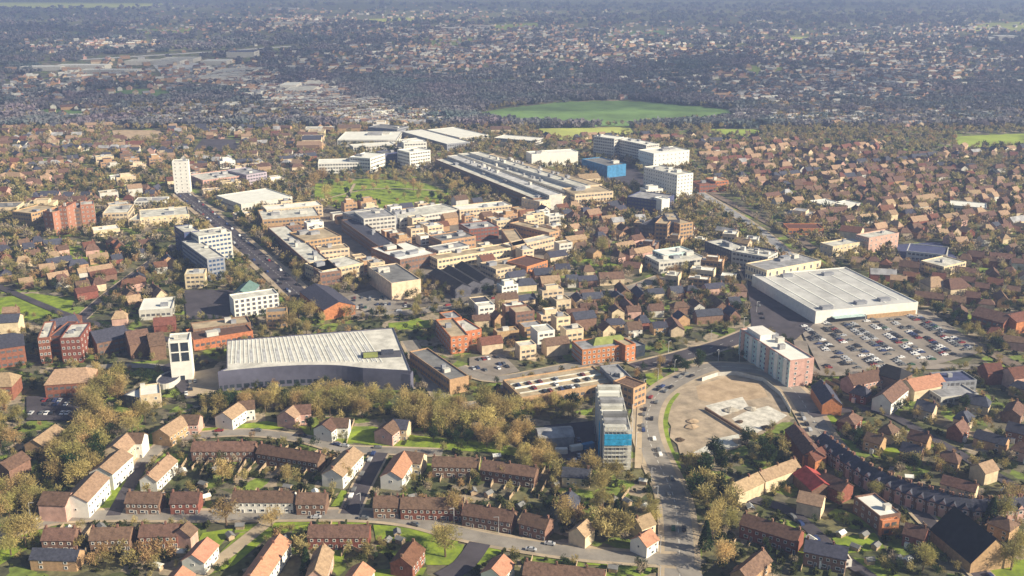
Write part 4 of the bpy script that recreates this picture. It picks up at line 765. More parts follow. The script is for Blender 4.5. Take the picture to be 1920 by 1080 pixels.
for zi, (P, ang, rp, hp, keep) in enumerate(ZONES):
    wts = [6, 1.5, 1, 5, .3] if zi in (7, 3, 5) else RW
    W_ = [at(*p) for p in P]; xs = [p.x for p in W_]; ys = [p.y for p in W_]; cx, cy = sum(xs) / len(xs), sum(ys) / len(ys)
    a = R(ang); ca, sa = math.cos(a), math.sin(a); ext = max(max(xs) - min(xs), max(ys) - min(ys)) * .75
    n = int(ext / rp) + 1; m_ = int(ext / hp) + 1; rnd = random.Random(zi + 40)
    for i in range(-n, n + 1):
        row_roof = rnd.choices(ROOFS, wts)[0]; bend = rnd.uniform(-.002, .002)
        for j in range(-m_, m_ + 1):
            if rnd.random() > keep: continue
            lx = j * hp + rnd.uniform(-1.5, 1.5); ly = i * rp + (2.5 if i % 2 else -2.5) + rnd.uniform(-1, 1) + bend * lx * lx
            x = cx + lx * ca - ly * sa; y = cy + lx * sa + ly * ca; px, py = proj(x, y)
            if not pp_in(P, px, py) or px < -30 or px > 1950 or py > 1100: continue
            big = rnd.random() < .5; L_ = rnd.choice([9, 11, hp + .2 if hp < 13 else 13, 18]) if big else rnd.choice([8, 9, 14]); w_ = rnd.choice([7.5, 8.5])
            if occ(x, y, 4.5, 1 | 4): continue
            rf = row_roof if rnd.random() < .6 else rnd.choices(ROOFS, wts)[0]
            rot = a + math.atan(2 * bend * lx) + (math.pi / 2 if rnd.random() < .22 else 0) + rnd.uniform(-.06, .06)
            ch, sh = math.cos(rot), math.sin(rot)
            mark([(x + sx_ * L_ / 2 * ch - sy_ * w_ / 2 * sh, y + sx_ * L_ / 2 * sh + sy_ * w_ / 2 * ch) for sx_, sy_ in ((-1, -1), (1, -1), (1, 1), (-1, 1))], 1, 1)
            cand.append((math.hypot(x, y), x, y, rot, L_, w_, rnd.choice([4.8, 5.5]), rnd.choice([2.6, 3.2, 3.8]), rnd.choice(WALLS), rf, rnd.choice([0, 0, 0, 2.5])))
cand.sort()
class Acc:
    def __init__(s): s.V = []; s.F = []; s.I = []; s.m = []
    def mi(s, m):
        if m not in s.m: s.m.append(m)
        return s.m.index(m)
    def add(s, V, Fc, m, x, y, rot, z=0):
        b = len(s.V); c, s_ = math.cos(rot), math.sin(rot); s.V += [(x + vx * c - vy * s_, y + vx * s_ + vy * c, vz + z) for vx, vy, vz in V]
        k = s.mi(m); s.F += [tuple(b + q for q in f) for f in Fc]; s.I += [k] * len(Fc)
mass = Acc(); NIND = 285
for k, (d, x, y, rot, L_, w_, ev, ri, wl, rf, hip) in enumerate(cand):
    if k < NIND:
        r = empty('house', (x, y, 0), rot, None, 'house'); wm, rm, cm = house_meshes(L_, w_, ev, ri, wl, rf[1], hip)
        part('wall', wm, r); ro = part('roof', rm, r); part('chimney', cm, ro, (L_ / 2 - (1 + hip), 0, 0))
        SMALL.append((r, rf[0] + '-roofed house', x, y))
        if d < 620:
            if k % 2: part('extension', boxm('extension', -1.6, 1.8, w_ / 2, w_ / 2 + 2.6, 0, 2.6, wl), r, ((k % 5 - 2) * .8, 0, 0))
            if k % 3: part('porch', boxm('porch', -.9, .9, -w_ / 2 - 1.3, -w_ / 2, 0, 2.5, 'frame'), r, ((k % 4 - 1.5) * 1.2, 0, 0))
            for s in (-1, 1):
                for zz in (1.0, 3.2):
                    for q in (-.27, .27): part('window', win_mesh(1.4, 1.2), r, (q * L_, s * (w_ / 2 + .0), zz), 0 if s < 0 else math.pi)
    else:
        WV, WF, RV, RF = gable_geo(L_, w_, ev, ri, hip); mass.add(WV, WF, wl, x, y, rot); mass.add(RV, RF, rf[1], x, y, rot)
print('houses', len(cand))
tag(part('farther_houses', mesh('farther_houses', mass.V, mass.F, mass.m, mass.I), None), 'packed streets of small roofs thinning towards the shaded country', kind='stuff')
# far country houses: pale specks in clusters
fa = Acc(); rnd = random.Random(5)
CL = [(650, 25, 620, 20, 240), (850, 60, 260, 16, 300), (1000, 95, 420, 35, 900), (1480, 170, 420, 50, 800), (1720, 120, 260, 55, 560), (560, 175, 110, 22, 300), (640, 200, 110, 22, 300), (470, 150, 60, 18, 110), (750, 225, 120, 14, 200), (860, 56, 60, 8, 60), (560, 40, 120, 14, 160), (330, 145, 260, 30, 260), (160, 85, 200, 15, 160),
      (1300, 60, 600, 25, 420), (1780, 60, 180, 25, 200), (80, 165, 120, 40, 120), (700, 200, 120, 30, 200), (420, 215, 400, 25, 260), (1650, 225, 320, 25, 420), (760, 120, 300, 30, 300), (1450, 100, 380, 24, 320), (420, 55, 300, 14, 160)]
FIELDS = [[(880, 215), (940, 200), (1160, 185), (1390, 204), (1370, 225), (1180, 240), (940, 230)], [(600, 130), (700, 150), (900, 200), (880, 235), (760, 200), (600, 170)]]
nf = 0
for cx, cy, rx, ry, n in CL:
    for _ in range(int(n * 1.15)):
        px, py = cx + rnd.gauss(0, rx * .5), cy + rnd.gauss(0, ry * .5)
        if py < 6 or py > 238 or px < -20 or px > 1940 or any(pp_in(f, px, py) for f in FIELDS[:1]): continue
        p = at(px, py); WV, WF, RV, RF = gable_geo(rnd.choice([9, 12, 16, 24]), 9, 5, 3, 0)
        rot = R(20) + rnd.choice([0, math.pi / 2]) + rnd.uniform(-.3, .3)
        fa.add(WV, WF, rnd.choice(['cream', 'offwhite', 'tan_brick', 'tan_brick', 'pink']), p.x, p.y, rot); fa.add(RV, RF, rnd.choice(['tile_brown', 'tile_tan', 'roof_grey', 'roof_light', 'roof_mid']), p.x, p.y, rot)
tag(part('distant_houses', mesh('distant_houses', fa.V, fa.F, fa.m, fa.I), None), 'distant suburbs of pale specks scattered through the far woods', kind='stuff')
for px, py, L_, D_, h, m in [(75, 133, 90, 40, 9, 'roof_white'), (150, 131, 110, 40, 10, 'roof_white'), (205, 138, 120, 30, 8, 'roof_white'), (285, 122, 130, 60, 9, 'roof_light'), (330, 118, 80, 70, 9, 'roof_light'), (410, 152, 80, 200, 8, 'roof_light'), (450, 108, 70, 60, 14, 'slate_blue'), (400, 122, 60, 60, 9, 'roof_white'), (1890, 76, 70, 50, 14, 'roof_white'), (1860, 78, 40, 40, 12, 'roof_white'), (870, 56, 200, 40, 8, 'roof_white'), (900, 52, 90, 40, 10, 'tile_salmon'), (530, 18, 160, 60, 9, 'roof_light'), (560, 46, 200, 50, 9, 'roof_light'),
                              (600, 165, 60, 40, 9, 'roof_light'), (560, 178, 50, 60, 9, 'roof_light'), (540, 172, 30, 50, 12, 'roof_white'), (20, 208, 34, 14, 7, 'roof_white'), (1740, 32 + 108, 60, 30, 7, 'roof_white'), (1600, 208, 60, 8, 6, 'roof_white'), (1450, 60, 100, 40, 8, 'roof_light'), (235, 90, 60, 30, 10, 'tile_salmon'), (560, 131, 60, 20, 8, 'roof_white')]:
    q = at(px, py); r = empty('distant_warehouse', (q.x, q.y, 0), 0, None, 'warehouse')
    flat_wall(r, r.location, [(q.x - L_ / 2, q.y), (q.x + L_ / 2, q.y + D_ * .1), (q.x + L_ / 2, q.y + D_ * 1.1), (q.x - L_ / 2, q.y + D_)], h, 'offwhite', m, .4)
    SMALL.append((r, {'roof_white': 'white-roofed', 'roof_light': 'pale', 'slate_blue': 'dark blue', 'tile_salmon': 'pinkish'}[m] + ' distant shed', q.x, q.y))

# ================================================================== trees
def leafcloud(n, rx, ry, rz, zc, size, seed, clumps=14, radial=.6, thin=.45):
    g = np.random.default_rng(seed); cl = g.normal(size=(clumps, 3)); cl /= np.linalg.norm(cl, axis=1)[:, None]; cl *= (g.random((clumps, 1)) ** .5) * .78
    cl[:, 2] = cl[:, 2] * .9 + .05
    w = g.integers(0, clumps, n); p = cl[w] + g.normal(size=(n, 3)) * .19
    l = np.linalg.norm(p, axis=1); p[l > 1.08] *= (1.08 / l[l > 1.08])[:, None]
    c = p * [rx, ry, rz] + [0, 0, zc]
    d = p + g.normal(size=(n, 3)) * radial; d[:, 2] += .25; d /= np.linalg.norm(d, axis=1)[:, None]
    s = np.cross(d, g.normal(size=(n, 3))); s /= np.linalg.norm(s, axis=1)[:, None]
    L_ = size * g.uniform(.6, 1.3, (n, 1)); w_ = L_ * thin
    V = np.stack([c - d * L_ / 2 - s * w_ / 2, c + d * L_ / 2 - s * w_ * .3, c + d * L_ / 2 + s * w_ * .3, c - d * L_ / 2 + s * w_ / 2], 1).reshape(-1, 3)
    return V, np.arange(n * 4).reshape(-1, 4)
def limbs(h, r0, seed, n=7, spread=.42):
    g = random.Random(seed); V = []; Fc = []
    def tube(pts):
        b = len(V); k = 5
        for (p, r) in pts:
            for i in range(k): a = 2 * math.pi * i / k; V.append((p[0] + r * math.cos(a), p[1] + r * math.sin(a), p[2]))
        for s in range(len(pts) - 1):
            for i in range(k): Fc.append((b + s * k + i, b + s * k + (i + 1) % k, b + (s + 1) * k + (i + 1) % k, b + (s + 1) * k + i))
    tube([((0, 0, 0), r0), ((.1, 0, h * .3), r0 * .75), ((0, .15, h * .6), r0 * .45), ((.1, 0, h * .92), r0 * .12)])
    for i in range(n):
        a = i * 2.4 + g.uniform(-.4, .4); z = h * g.uniform(.25, .5); e = h * spread * g.uniform(.7, 1)
        tube([((0, 0, z), r0 * .42), ((math.cos(a) * e * .5, math.sin(a) * e * .5, z + e * .45), r0 * .26), ((math.cos(a) * e, math.sin(a) * e, min(h * .93, z + e * 1.05)), r0 * .08)])
    return V, Fc
TP = {}; mat('mass_grey', (.36, .29, .20), col2=(.18, .15, .11), scale=.05)
for kind, mm_, n, hs, rr, th in (('tan', 'twig', 1700, 1, .44, .19), ('olive', 'twig_olive', 1700, 1, .42, .21), ('rust', 'twig_rust', 1500, 1, .38, .19), ('green', 'evergreen', 1500, 1, .36, .55)):
    for s in range(4 if kind != 'green' else 2):
        hgt = 10.; V, Q = leafcloud(n, hgt * rr, hgt * rr * .93, hgt * .42, hgt * .57, .62 if kind != 'green' else .58, ord(kind[0]) % 7 + s * 11 + len(kind), 16, thin=th)
        lv, lf = limbs(hgt, .28, s + 3); TP[(kind, s)] = (fast_mesh('crown', V, Q, [mm_]), mesh('trunk', lv, lf, 'bark'))
for s in range(2):      # narrow dark conifers
    g = np.random.default_rng(s + 90); n = 700; t = g.random(n) ** .7; a = g.random(n) * 6.283; rr = (1 - t) * 2.1 * g.uniform(.7, 1.1, n) + .15
    c = np.stack([rr * np.cos(a), rr * np.sin(a), 1 + t * 9], 1); d = np.stack([np.cos(a), np.sin(a), -.4 + 0 * a], 1) + g.normal(size=(n, 3)) * .3; d /= np.linalg.norm(d, axis=1)[:, None]
    sd = np.cross(d, g.normal(size=(n, 3))); sd /= np.linalg.norm(sd, axis=1)[:, None]; L_ = .8; V = np.stack([c - d * L_ / 2 - sd * .25, c + d * L_ / 2 - sd * .12, c + d * L_ / 2 + sd * .12, c - d * L_ / 2 + sd * .25], 1).reshape(-1, 3)
    lv, lf = limbs(10, .25, s, 0); TP[('conifer', s)] = (fast_mesh('crown', V, np.arange(n * 4).reshape(-1, 4), ['evergreen']), mesh('trunk', lv, lf, 'bark'))
NTREE = {'bare_tree': 0, 'evergreen_tree': 0}
NOUN = {'tan': 'pale brown bare tree', 'olive': 'olive brown bare tree', 'rust': 'rusty orange tree', 'green': 'dark evergreen tree', 'conifer': 'dark pointed conifer'}
tr = random.Random(11); REST = []
def tree(x, y, h, kind, force=False):
    nm = 'evergreen_tree' if kind in ('green', 'conifer') else 'bare_tree'
    if NTREE[nm] >= 290: REST.append((x, y, h, kind)); return
    NTREE[nm] += 1; s = tr.randrange(4 if kind not in ('green', 'conifer') else 2); c, t = TP[(kind, s)]
    r = empty(nm, (x, y, 0), tr.uniform(0, 6.28), None, 'tree'); k = h / 10; r.scale = (k * tr.uniform(.9, 1.15), k * tr.uniform(.9, 1.1), k)
    part('crown', c, r); part('trunk', t, r); SMALL.append((r, NOUN[kind], x, y)); disc(x, y, max(1.5, h * .2))
HAND = [(418, 905, 13, 'tan'), (425, 985, 14, 'tan'), (510, 990, 11, 'tan'), (540, 905, 9, 'tan'), (852, 972, 13, 'rust'), (835, 1045, 15, 'olive'), (830, 1020, 12, 'tan'), (575, 1078, 12, 'conifer'), (290, 905, 8, 'tan'),
        (1338, 868, 13, 'green'), (1352, 885, 11, 'green'), (1322, 880, 9, 'conifer'), (1400, 835, 10, 'green'), (1335, 1010, 15, 'olive'), (1322, 1035, 14, 'conifer'), (1355, 1065, 14, 'tan'), (1345, 985, 13, 'tan'), (1370, 1000, 12, 'olive'),
        (1130, 960, 12, 'olive'), (1128, 925, 13, 'olive'), (1155, 985, 12, 'conifer'), (1060, 985, 14, 'rust'), (1855, 990, 14, 'conifer'), (1880, 985, 16, 'olive'), (1905, 960, 14, 'tan'), (1895, 1070, 15, 'olive'), (1910, 1040, 13, 'olive'), (1730, 1070, 12, 'olive'),
        (1238, 690, 9, 'rust'), (1232, 712, 7, 'tan'), (1285, 700, 9, 'green'), (1310, 690, 12, 'green'), (1270, 690, 9, 'green'), (1805, 770, 9, 'green'), (1130, 478, 16, 'olive'), (780, 590, 10, 'olive'), (560, 600, 16, 'olive'), (585, 600, 15, 'olive'), (545, 620, 14, 'olive'), (575, 630, 12, 'tan'), (600, 560, 0, 'x'),
        (605, 345, 20, 'rust'), (590, 350, 17, 'rust'), (610, 372, 18, 'tan'), (706, 348, 14, 'rust'), (775, 358, 15, 'rust'), (785, 362, 14, 'tan'), (620, 352, 9, 'green'), (650, 365, 9, 'green'), (655, 372, 7, 'green'), (690, 378, 6, 'tan'), (712, 382, 5, 'olive'), (745, 380, 6, 'tan'), (730, 366, 6, 'olive'), (630, 384, 6, 'tan'), (617, 378, 9, 'tan'),
        (1720, 785, 8, 'tan'), (650, 905, 8, 'olive'), (940, 900, 9, 'tan'), (645, 900, 10, 'tan'), (695, 760, 14, 'tan'), (880, 800, 14, 'tan'), (1640, 935, 9, 'olive'), (1680, 1010, 7, 'tan'), (450, 530, 11, 'olive'), (556, 528, 12, 'olive'), (205, 745, 13, 'olive')]
for px, py, h, k in HAND:
    if k != 'x': p = at(px, py); tree(p.x, p.y, h, k)
TCL = [ # px ellipse of trunks, count, height range, kinds
 (20, 800, 45, 45, 9, 10, 15, 'tan olive tan'), (150, 880, 55, 45, 20, 11, 16, 'tan olive tan olive green'), (175, 790, 45, 35, 14, 11, 15, 'tan olive'), (35, 985, 55, 60, 22, 11, 16, 'tan olive'), (110, 760, 60, 14, 5, 9, 12, 'tan'),
 (195, 735, 40, 25, 9, 10, 14, 'olive tan olive tan green'), (260, 800, 30, 18, 5, 9, 12, 'tan olive'), (700, 350, 90, 10, 12, 7, 11, 'olive tan rust'), (800, 372, 60, 12, 12, 6, 9, 'olive tan green'), (690, 380, 80, 8, 10, 4, 7, 'tan green olive'), (860, 345, 40, 20, 10, 9, 12, 'tan rust'), (450, 440, 14, 40, 9, 8, 12, 'olive tan olive tan green'), (560, 520, 20, 25, 7, 8, 12, 'olive tan olive tan green'), (1370, 735, 14, 5, 3, 4, 6, 'olive'), (1430, 800, 30, 12, 7, 4, 7, 'olive green'), (1240, 800, 3, 45, 8, 3, 5, 'green olive'), (385, 410, 8, 25, 8, 6, 9, 'olive tan'), (500, 470, 10, 25, 8, 7, 10, 'olive tan'), (1720, 590, 40, 22, 12, 6, 9, 'green olive'), (280, 480, 50, 14, 14, 8, 12, 'green olive'), (1620, 560, 30, 14, 6, 6, 9, 'olive'), (1297, 965, 6, 75, 14, 9, 13, 'olive tan olive tan green'), (1225, 1000, 8, 50, 6, 7, 10, 'tan olive'), (1350, 792, 30, 8, 4, 3, 4, 'olive'), (1790, 640, 50, 20, 10, 7, 10, 'olive green'), (400, 765, 30, 14, 8, 8, 12, 'olive green'), (500, 765, 95, 12, 20, 9, 13, 'olive tan olive tan green'), (640, 768, 90, 18, 20, 10, 14, 'tan olive'), (850, 790, 110, 26, 34, 11, 16, 'tan olive tan'),
 (940, 835, 55, 20, 12, 10, 13, 'tan rust'), (1040, 775, 60, 12, 12, 8, 12, 'olive tan olive tan green'), (1010, 875, 40, 25, 9, 9, 13, 'tan olive'), (1100, 900, 60, 18, 10, 8, 12, 'tan olive'), (1080, 1010, 100, 30, 20, 9, 14, 'tan rust olive'), (1200, 800, 10, 50, 7, 6, 9, 'rust tan'),
 (1240, 890, 18, 25, 6, 8, 11, 'tan olive'), (1300, 905, 30, 30, 10, 9, 13, 'olive tan olive tan green'), (1350, 950, 35, 40, 9, 9, 14, 'olive tan olive tan green'), (1440, 855, 40, 20, 9, 8, 11, 'olive green'), (1640, 830, 80, 20, 10, 7, 10, 'tan olive green'), (1780, 870, 90, 22, 10, 7, 10, 'olive tan olive tan green'),
 (560, 812, 120, 8, 6, 6, 9, 'green olive'), (860, 825, 100, 8, 8, 6, 9, 'green olive'), (300, 1060, 90, 20, 9, 8, 12, 'rust tan olive'), (150, 1050, 70, 25, 8, 7, 11, 'rust olive green'), (620, 1035, 80, 20, 7, 7, 10, 'tan olive'), (760, 960, 140, 10, 3, 6, 8, 'olive'), (1740, 605, 60, 30, 14, 7, 10, 'olive green tan'), (1850, 650, 50, 25, 12, 8, 11, 'olive green'), (1640, 545, 60, 25, 10, 7, 10, 'olive green')]
for cx, cy, rx, ry, n, h0, h1, ks in TCL:
    ks = ks.split()
    for _ in range(n):
        for t in range(6):
            a = tr.uniform(0, 6.28); q = tr.random() ** .5; px, py = cx + rx * q * math.cos(a), cy + ry * q * math.sin(a); p = at(px, py)
            if not occ(p.x, p.y, 1.2, 1 | 4 | 2): tree(p.x, p.y, tr.uniform(h0, h1), tr.choice(ks)); break
# garden hedges and shrubs near the front, then the tree mass
shr = [fast_mesh('foliage', *leafcloud(170, 1.6, 1.3, 1.3, 1.2, .6, 200 + s, 6, thin=.7), ['hedge']) for s in range(3)]
ns = 0
for _ in range(4000):
    if ns >= 240: break
    px, py = tr.uniform(0, 1920), tr.uniform(810, 1080); p = at(px, py)
    if occ(p.x, p.y, 1.0): continue
    o = part('garden_shrub', tr.choice(shr), None, (p.x, p.y, 0), tr.uniform(0, 6)); k = tr.uniform(.6, 1.4); o.scale = (k, k, k * tr.uniform(.7, 1.2)); o['category'] = 'shrub'; SMALL.append((o, 'dark shrub', p.x, p.y)); disc(p.x, p.y, 1.4); ns += 1
near_p = [leafcloud(300, 4.0, 3.8, 3.8, 5.4, .9, 320 + s, 11, thin=.32) for s in range(6)]; far_p = [leafcloud(90, 4.2, 4., 3.6, 5.2, 1.4, 300 + s, 9, thin=.5) for s in range(6)]; MI = []; KM = dict(tan=0, olive=1, rust=2, green=3, conifer=3)
VV = []; QQ = []; cnt = 0; base = 0
def addmass(store, proto, x, y, k, rot):
    V, Q = proto; c, s = math.cos(rot), math.sin(rot); W2 = V * k; W2 = np.stack([W2[:, 0] * c - W2[:, 1] * s + x, W2[:, 0] * s + W2[:, 1] * c + y, W2[:, 2]], 1); store.append(W2)
NOTREE = [[(590, 345), (700, 335), (800, 345), (850, 362), (830, 385), (740, 392), (590, 375)], [(490, 400), (1040, 385), (1040, 500), (640, 520)], [(1240, 700), (1490, 700), (1490, 850), (1250, 860)]]
for x, y, h, k in REST: addmass(VV, near_p[tr.randrange(6)], x, y, h / 10, tr.uniform(0, 6)); MI.append(np.full(300, KM[k]))
DENS = [([(0, 600), (1920, 600), (1920, 1090), (0, 1090)], 3000, 4, 8), ([(0, 440), (1920, 440), (1920, 600), (0, 600)], 4200, 6, 11), ([(0, 330), (1920, 330), (1920, 440), (0, 440)], 5600, 6, 12), ([(0, 196), (1920, 196), (1920, 330), (0, 330)], 14000, 7, 12)]
for P, n, h0, h1 in DENS:
    W_ = [at(*p) for p in P]; y0, y1 = min(p.y for p in W_), max(p.y for p in W_)
    for _ in range(n):
        y = math.sqrt(tr.uniform(y0 * y0, y1 * y1)); hw = y * .53 + 12; x = tr.uniform(-hw, hw); px, py = proj(x, y)
        if any(pp_in(q, px, py) for q in NOTREE) or occ(x, y, 1.2, 1 | 4 | 8): continue
        pr = near_p if y < 760 else far_p; addmass(VV, pr[tr.randrange(6)], x, y, tr.uniform(h0, h1) / 10, tr.uniform(0, 6)); cnt += 1; MI.append(np.full(len(pr[0][1]), tr.choices([0, 1, 2, 3, 4, 5], [3, 4, 1, 3.5, 1.5, 3] if y < 700 else [5, 4, 1.6, 1.7, 3, 1.6])[0]))
VV = np.concatenate(VV); print('mass trees', cnt, len(REST), NTREE)
sp = [leafcloud(80, 1.9, 1.6, 1.3, 1.1, .95, 500 + q, 6, thin=.7) for q in range(4)]; SV = []
for _ in range(3800):
    y = math.sqrt(tr.uniform(330 ** 2, 800 ** 2)); hw = y * .53 + 8; x = tr.uniform(-hw, hw); px, py = proj(x, y)
    if any(pp_in(q, px, py) for q in NOTREE) or occ(x, y, 1.2, 1 | 4 | 8): continue
    addmass(SV, sp[tr.randrange(4)], x, y, tr.uniform(.5, 1.3), tr.uniform(0, 6))
SV = np.concatenate(SV); tag(part('garden_planting', fast_mesh('garden_planting', SV, np.arange(len(SV)).reshape(-1, 4), ['hedge']), None), 'low dark hedging and bushes crowding the gardens', kind='stuff')
tag(part('farther_trees', fast_mesh('farther_trees', VV, np.arange(len(VV)).reshape(-1, 4), ['mass_twig', 'twig_olive', 'twig_rust', 'evergreen', 'mass_grey', 'hedge'], np.concatenate(MI)), None), 'bare brown trees filling the gaps between the farther houses', kind='stuff')
# far woodland: dense between hedged fields, thinner in suburbs
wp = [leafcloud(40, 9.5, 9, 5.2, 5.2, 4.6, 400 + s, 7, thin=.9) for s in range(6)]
VV = []; FB = [f for f in FIELDS[:1]] + [[(1010, 241), (1180, 238), (1190, 252), (1080, 262), (1020, 262)], [(1335, 242), (1430, 243), (1410, 256), (1330, 254)], [(1790, 256), (1930, 250), (1930, 274), (1800, 276)], [(65, 206), (150, 203), (168, 216), (150, 226), (70, 222)], [(160, 168), (330, 166), (330, 184), (280, 190), (180, 180)],
    [(-20, 0), (330, 0), (250, 14), (-20, 15)], [(690, 34), (800, 29), (800, 38), (700, 41)], [(920, 45), (1010, 41), (1010, 55), (930, 58)], [(1550, 92), (1680, 90), (1690, 106), (1560, 108)], [(1390, 120), (1500, 126), (1450, 140), (1400, 138)], [(1800, 43), (1940, 38), (1940, 58), (1810, 58)], [(280, 113), (410, 118), (440, 148), (420, 160), (280, 136)], [(150, 108), (430, 92), (560, 83), (560, 92), (430, 102), (150, 118)]]
FB.append([(70, 118), (280, 110), (440, 108), (460, 170), (380, 165), (80, 148)]); FB.append([(440, 165), (600, 158), (660, 190), (760, 222), (820, 240), (640, 240), (520, 205)])
FB += [[(1130, 58), (1240, 54), (1260, 66), (1140, 70)], [(250, 53), (360, 50), (350, 62), (260, 64)], [(1500, 138), (1600, 132), (1620, 146), (1520, 152)], [(760, 88), (830, 84), (840, 96), (770, 100)], [(810, 72), (900, 70), (880, 84), (800, 86)], [(1480, 67), (1560, 67), (1555, 75), (1485, 75)]]
HOM = [(cx, cy, rx, ry) for cx, cy, rx, ry, n in CL]
for _ in range(15000):
    px = tr.uniform(-30, 1950); py = 240 - 234 * tr.random() ** 1.25
    if any(pp_in(q, px, py) for q in FB): continue
    dens = 1.0
    for cx, cy, rx, ry in HOM:
        if ((px - cx) / rx) ** 2 + ((py - cy) / ry) ** 2 < .5: dens = .26; break
    if tr.random() > dens: continue
    p = at(px, py); addmass(VV, wp[tr.randrange(6)], p.x, p.y, tr.uniform(.8, 1.3) * (1 + max(0, (120 - py)) / 160), tr.uniform(0, 6))
def wood(P, n):
    for _ in range(n):
        xs = [p[0] for p in P]; ys = [p[1] for p in P]; px, py = tr.uniform(min(xs), max(xs)), tr.uniform(min(ys), max(ys))
        if pp_in(P, px, py): p = at(px, py); addmass(VV, wp[tr.randrange(6)], p.x, p.y, tr.uniform(.9, 1.3), tr.uniform(0, 6))
wood([(600, 145), (760, 150), (1000, 170), (1300, 178), (1420, 200), (1380, 206), (1160, 187), (1040, 190), (930, 202), (880, 216), (820, 215), (700, 185)], 2600)
wood([(1260, 112), (1420, 108), (1430, 122), (1290, 128)], 300); wood([(820, 205), (890, 215), (900, 235), (850, 232)], 250)
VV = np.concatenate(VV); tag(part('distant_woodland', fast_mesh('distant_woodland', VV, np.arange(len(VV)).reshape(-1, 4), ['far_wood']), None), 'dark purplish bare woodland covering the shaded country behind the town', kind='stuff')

# ================================================================== cars
def car_mesh(c, van=False):
    prof = [(-2.15, .35), (-2.15, .95), (-1.35, 1.0), (-.75, 1.45), (.75, 1.45), (1.35, .98), (2.1, .85), (2.15, .35)] if not van else [(-2.6, .35), (-2.6, 2.2), (1.2, 2.2), (1.9, 1.25), (2.6, 1.1), (2.65, .35)]
    n = len(prof); V = []
    for s in (-1, 1):
        for x, z in prof: V.append((x, s * (.87 if z < 1.1 else .7 if not van else .85), z))
    Fc = [tuple(range(n - 1, -1, -1)), tuple(range(n, 2 * n))]; I = [0, 0]
    for i in range(n):
        j = (i + 1) % n; Fc.append((i, j, n + j, n + i)); gl = (not van and i in (2, 4)) or (van and i == 2); I.append(1 if gl else 0)
    if not van:
        for s in (-1, 1):
            b = len(V); y = s * .80; V += [(-1.15, s * .84, 1.02), (1.15, s * .84, 1.02), (.68, s * .74, 1.40), (-.7, s * .74, 1.40)]; Fc.append((b, b + 1, b + 2, b + 3)); I.append(1)
    for x in (-1.3, 1.3):
        for s in (-1, 1):
            b = len(V); k = 8
            for q in range(k): a = 2 * math.pi * q / k; V.append((x + .33 * math.cos(a), s * .93, .33 + .33 * math.sin(a)))
            for q in range(k): a = 2 * math.pi * q / k; V.append((x + .33 * math.cos(a), s * .6, .33 + .33 * math.sin(a)))
            Fc.append(tuple(range(b, b + k))); I.append(2)
            for q in range(k): Fc.append((b + q, b + (q + 1) % k, b + k + (q + 1) % k, b + k + q)); I.append(2)
    return mesh('parked_car', V, Fc, ['car_' + c, 'glass', 'tyre'], I)
CC = ['silver', 'black', 'white', 'red', 'blue', 'grey', 'green']; CWT = [4, 5, 2.4, 1.4, 3, 6, .8]; CM = {c: car_mesh(c) for c in CC}; VAN = car_mesh('white', True)
cr_ = random.Random(3); NC = 0; CARREST = []
def car(x, y, rot, van=False, z=.35):
    global NC
    c = cr_.choices(CC, CWT)[0]
    if NC >= 292: CARREST.append((x, y, rot, c)); return
    NC += 1; o = part('delivery_van' if van else 'parked_car', VAN if van else CM[c], None, (x, y, z), rot); o['category'] = 'van' if van else 'car'
    SMALL.append((o, 'white van' if van else c + ' car', x, y)); mark([(x - 1, y - 1), (x + 1, y - 1), (x + 1, y + 1), (x - 1, y + 1)], 2)
def lot(p00, p01, rows, per, P, keep=.85, pitch=2.7, rowgap=16.5, turn=0):
    a = at(*p00); b = at(*p01); u = Vector((b.x - a.x, b.y - a.y)); n = int(u.length / pitch); u.normalize(); v = Vector((-u.y, u.x)); v = v if v.y > 0 else -v
    for r_ in range(rows):
        for side in (0, 1):
            for k in range(n):
                if cr_.random() > keep: continue
                x, y = a.x + u.x * k * pitch + v.x * (r_ * rowgap + side * 5.2), a.y + u.y * k * pitch + v.y * (r_ * rowgap + side * 5.2); px, py = proj(x, y)
                if pp_in(P, px, py) and not occ(x, y, .5, 1): car(x, y, math.atan2(v.y, v.x) + (math.pi if cr_.random() < .5 else 0) + cr_.uniform(-.03, .03))
lot((1380, 560), (1600, 745), 12, 0, [(1505, 612), (1735, 590), (1835, 655), (1690, 692), (1550, 692)], .7, pitch=2.9)
lot((885, 700), (1075, 670), 4, 0, [(884, 674), (938, 667), (970, 697), (925, 704), (884, 692)], .6)
lot((50, 785), (150, 785), 3, 0, [(50, 750), (150, 750), (150, 785), (50, 785)], .6); lot((310, 745), (390, 735), 2, 0, [(305, 695), (345, 680), (390, 735), (350, 745)], .4)
lot((640, 580), (780, 575), 2, 0, [(640, 565), (690, 588), (775, 575), (700, 550)], .5); lot((1025, 870), (1120, 865), 2, 0, [(1020, 810), (1125, 800), (1125, 870), (1060, 868)], .35)
P_, u_, v_, L_ = DECK
for t in (3.2, 9.8, 16.3):
    for k in range(int(L_ / 3.2) - 3):
        if cr_.random() < .3: c = P_[0] + u_ * (5 + k * 3.2) + v_ * t; car(c.x, c.y, math.atan2(v_.y, v_.x), z=6.32)
def kerb(px, side, w, every, keep, span=(0, 1)):
    pts = smooth([tuple(at(*p)[:2]) for p in px]); acc = 0
    A = offset_line(pts, side * w)
    for (x1, y1), (x2, y2) in zip(A, A[1:]):
        l = math.hypot(x2 - x1, y2 - y1); s = cr_.uniform(0, 3)
        while s < l:
            if cr_.random() < keep: x, y = x1 + (x2 - x1) * s / l, y1 + (y2 - y1) * s / l; (not occ(x, y, .5, 1 | 2)) and car(x, y, math.atan2(y2 - y1, x2 - x1), cr_.random() < .07)
            s += every
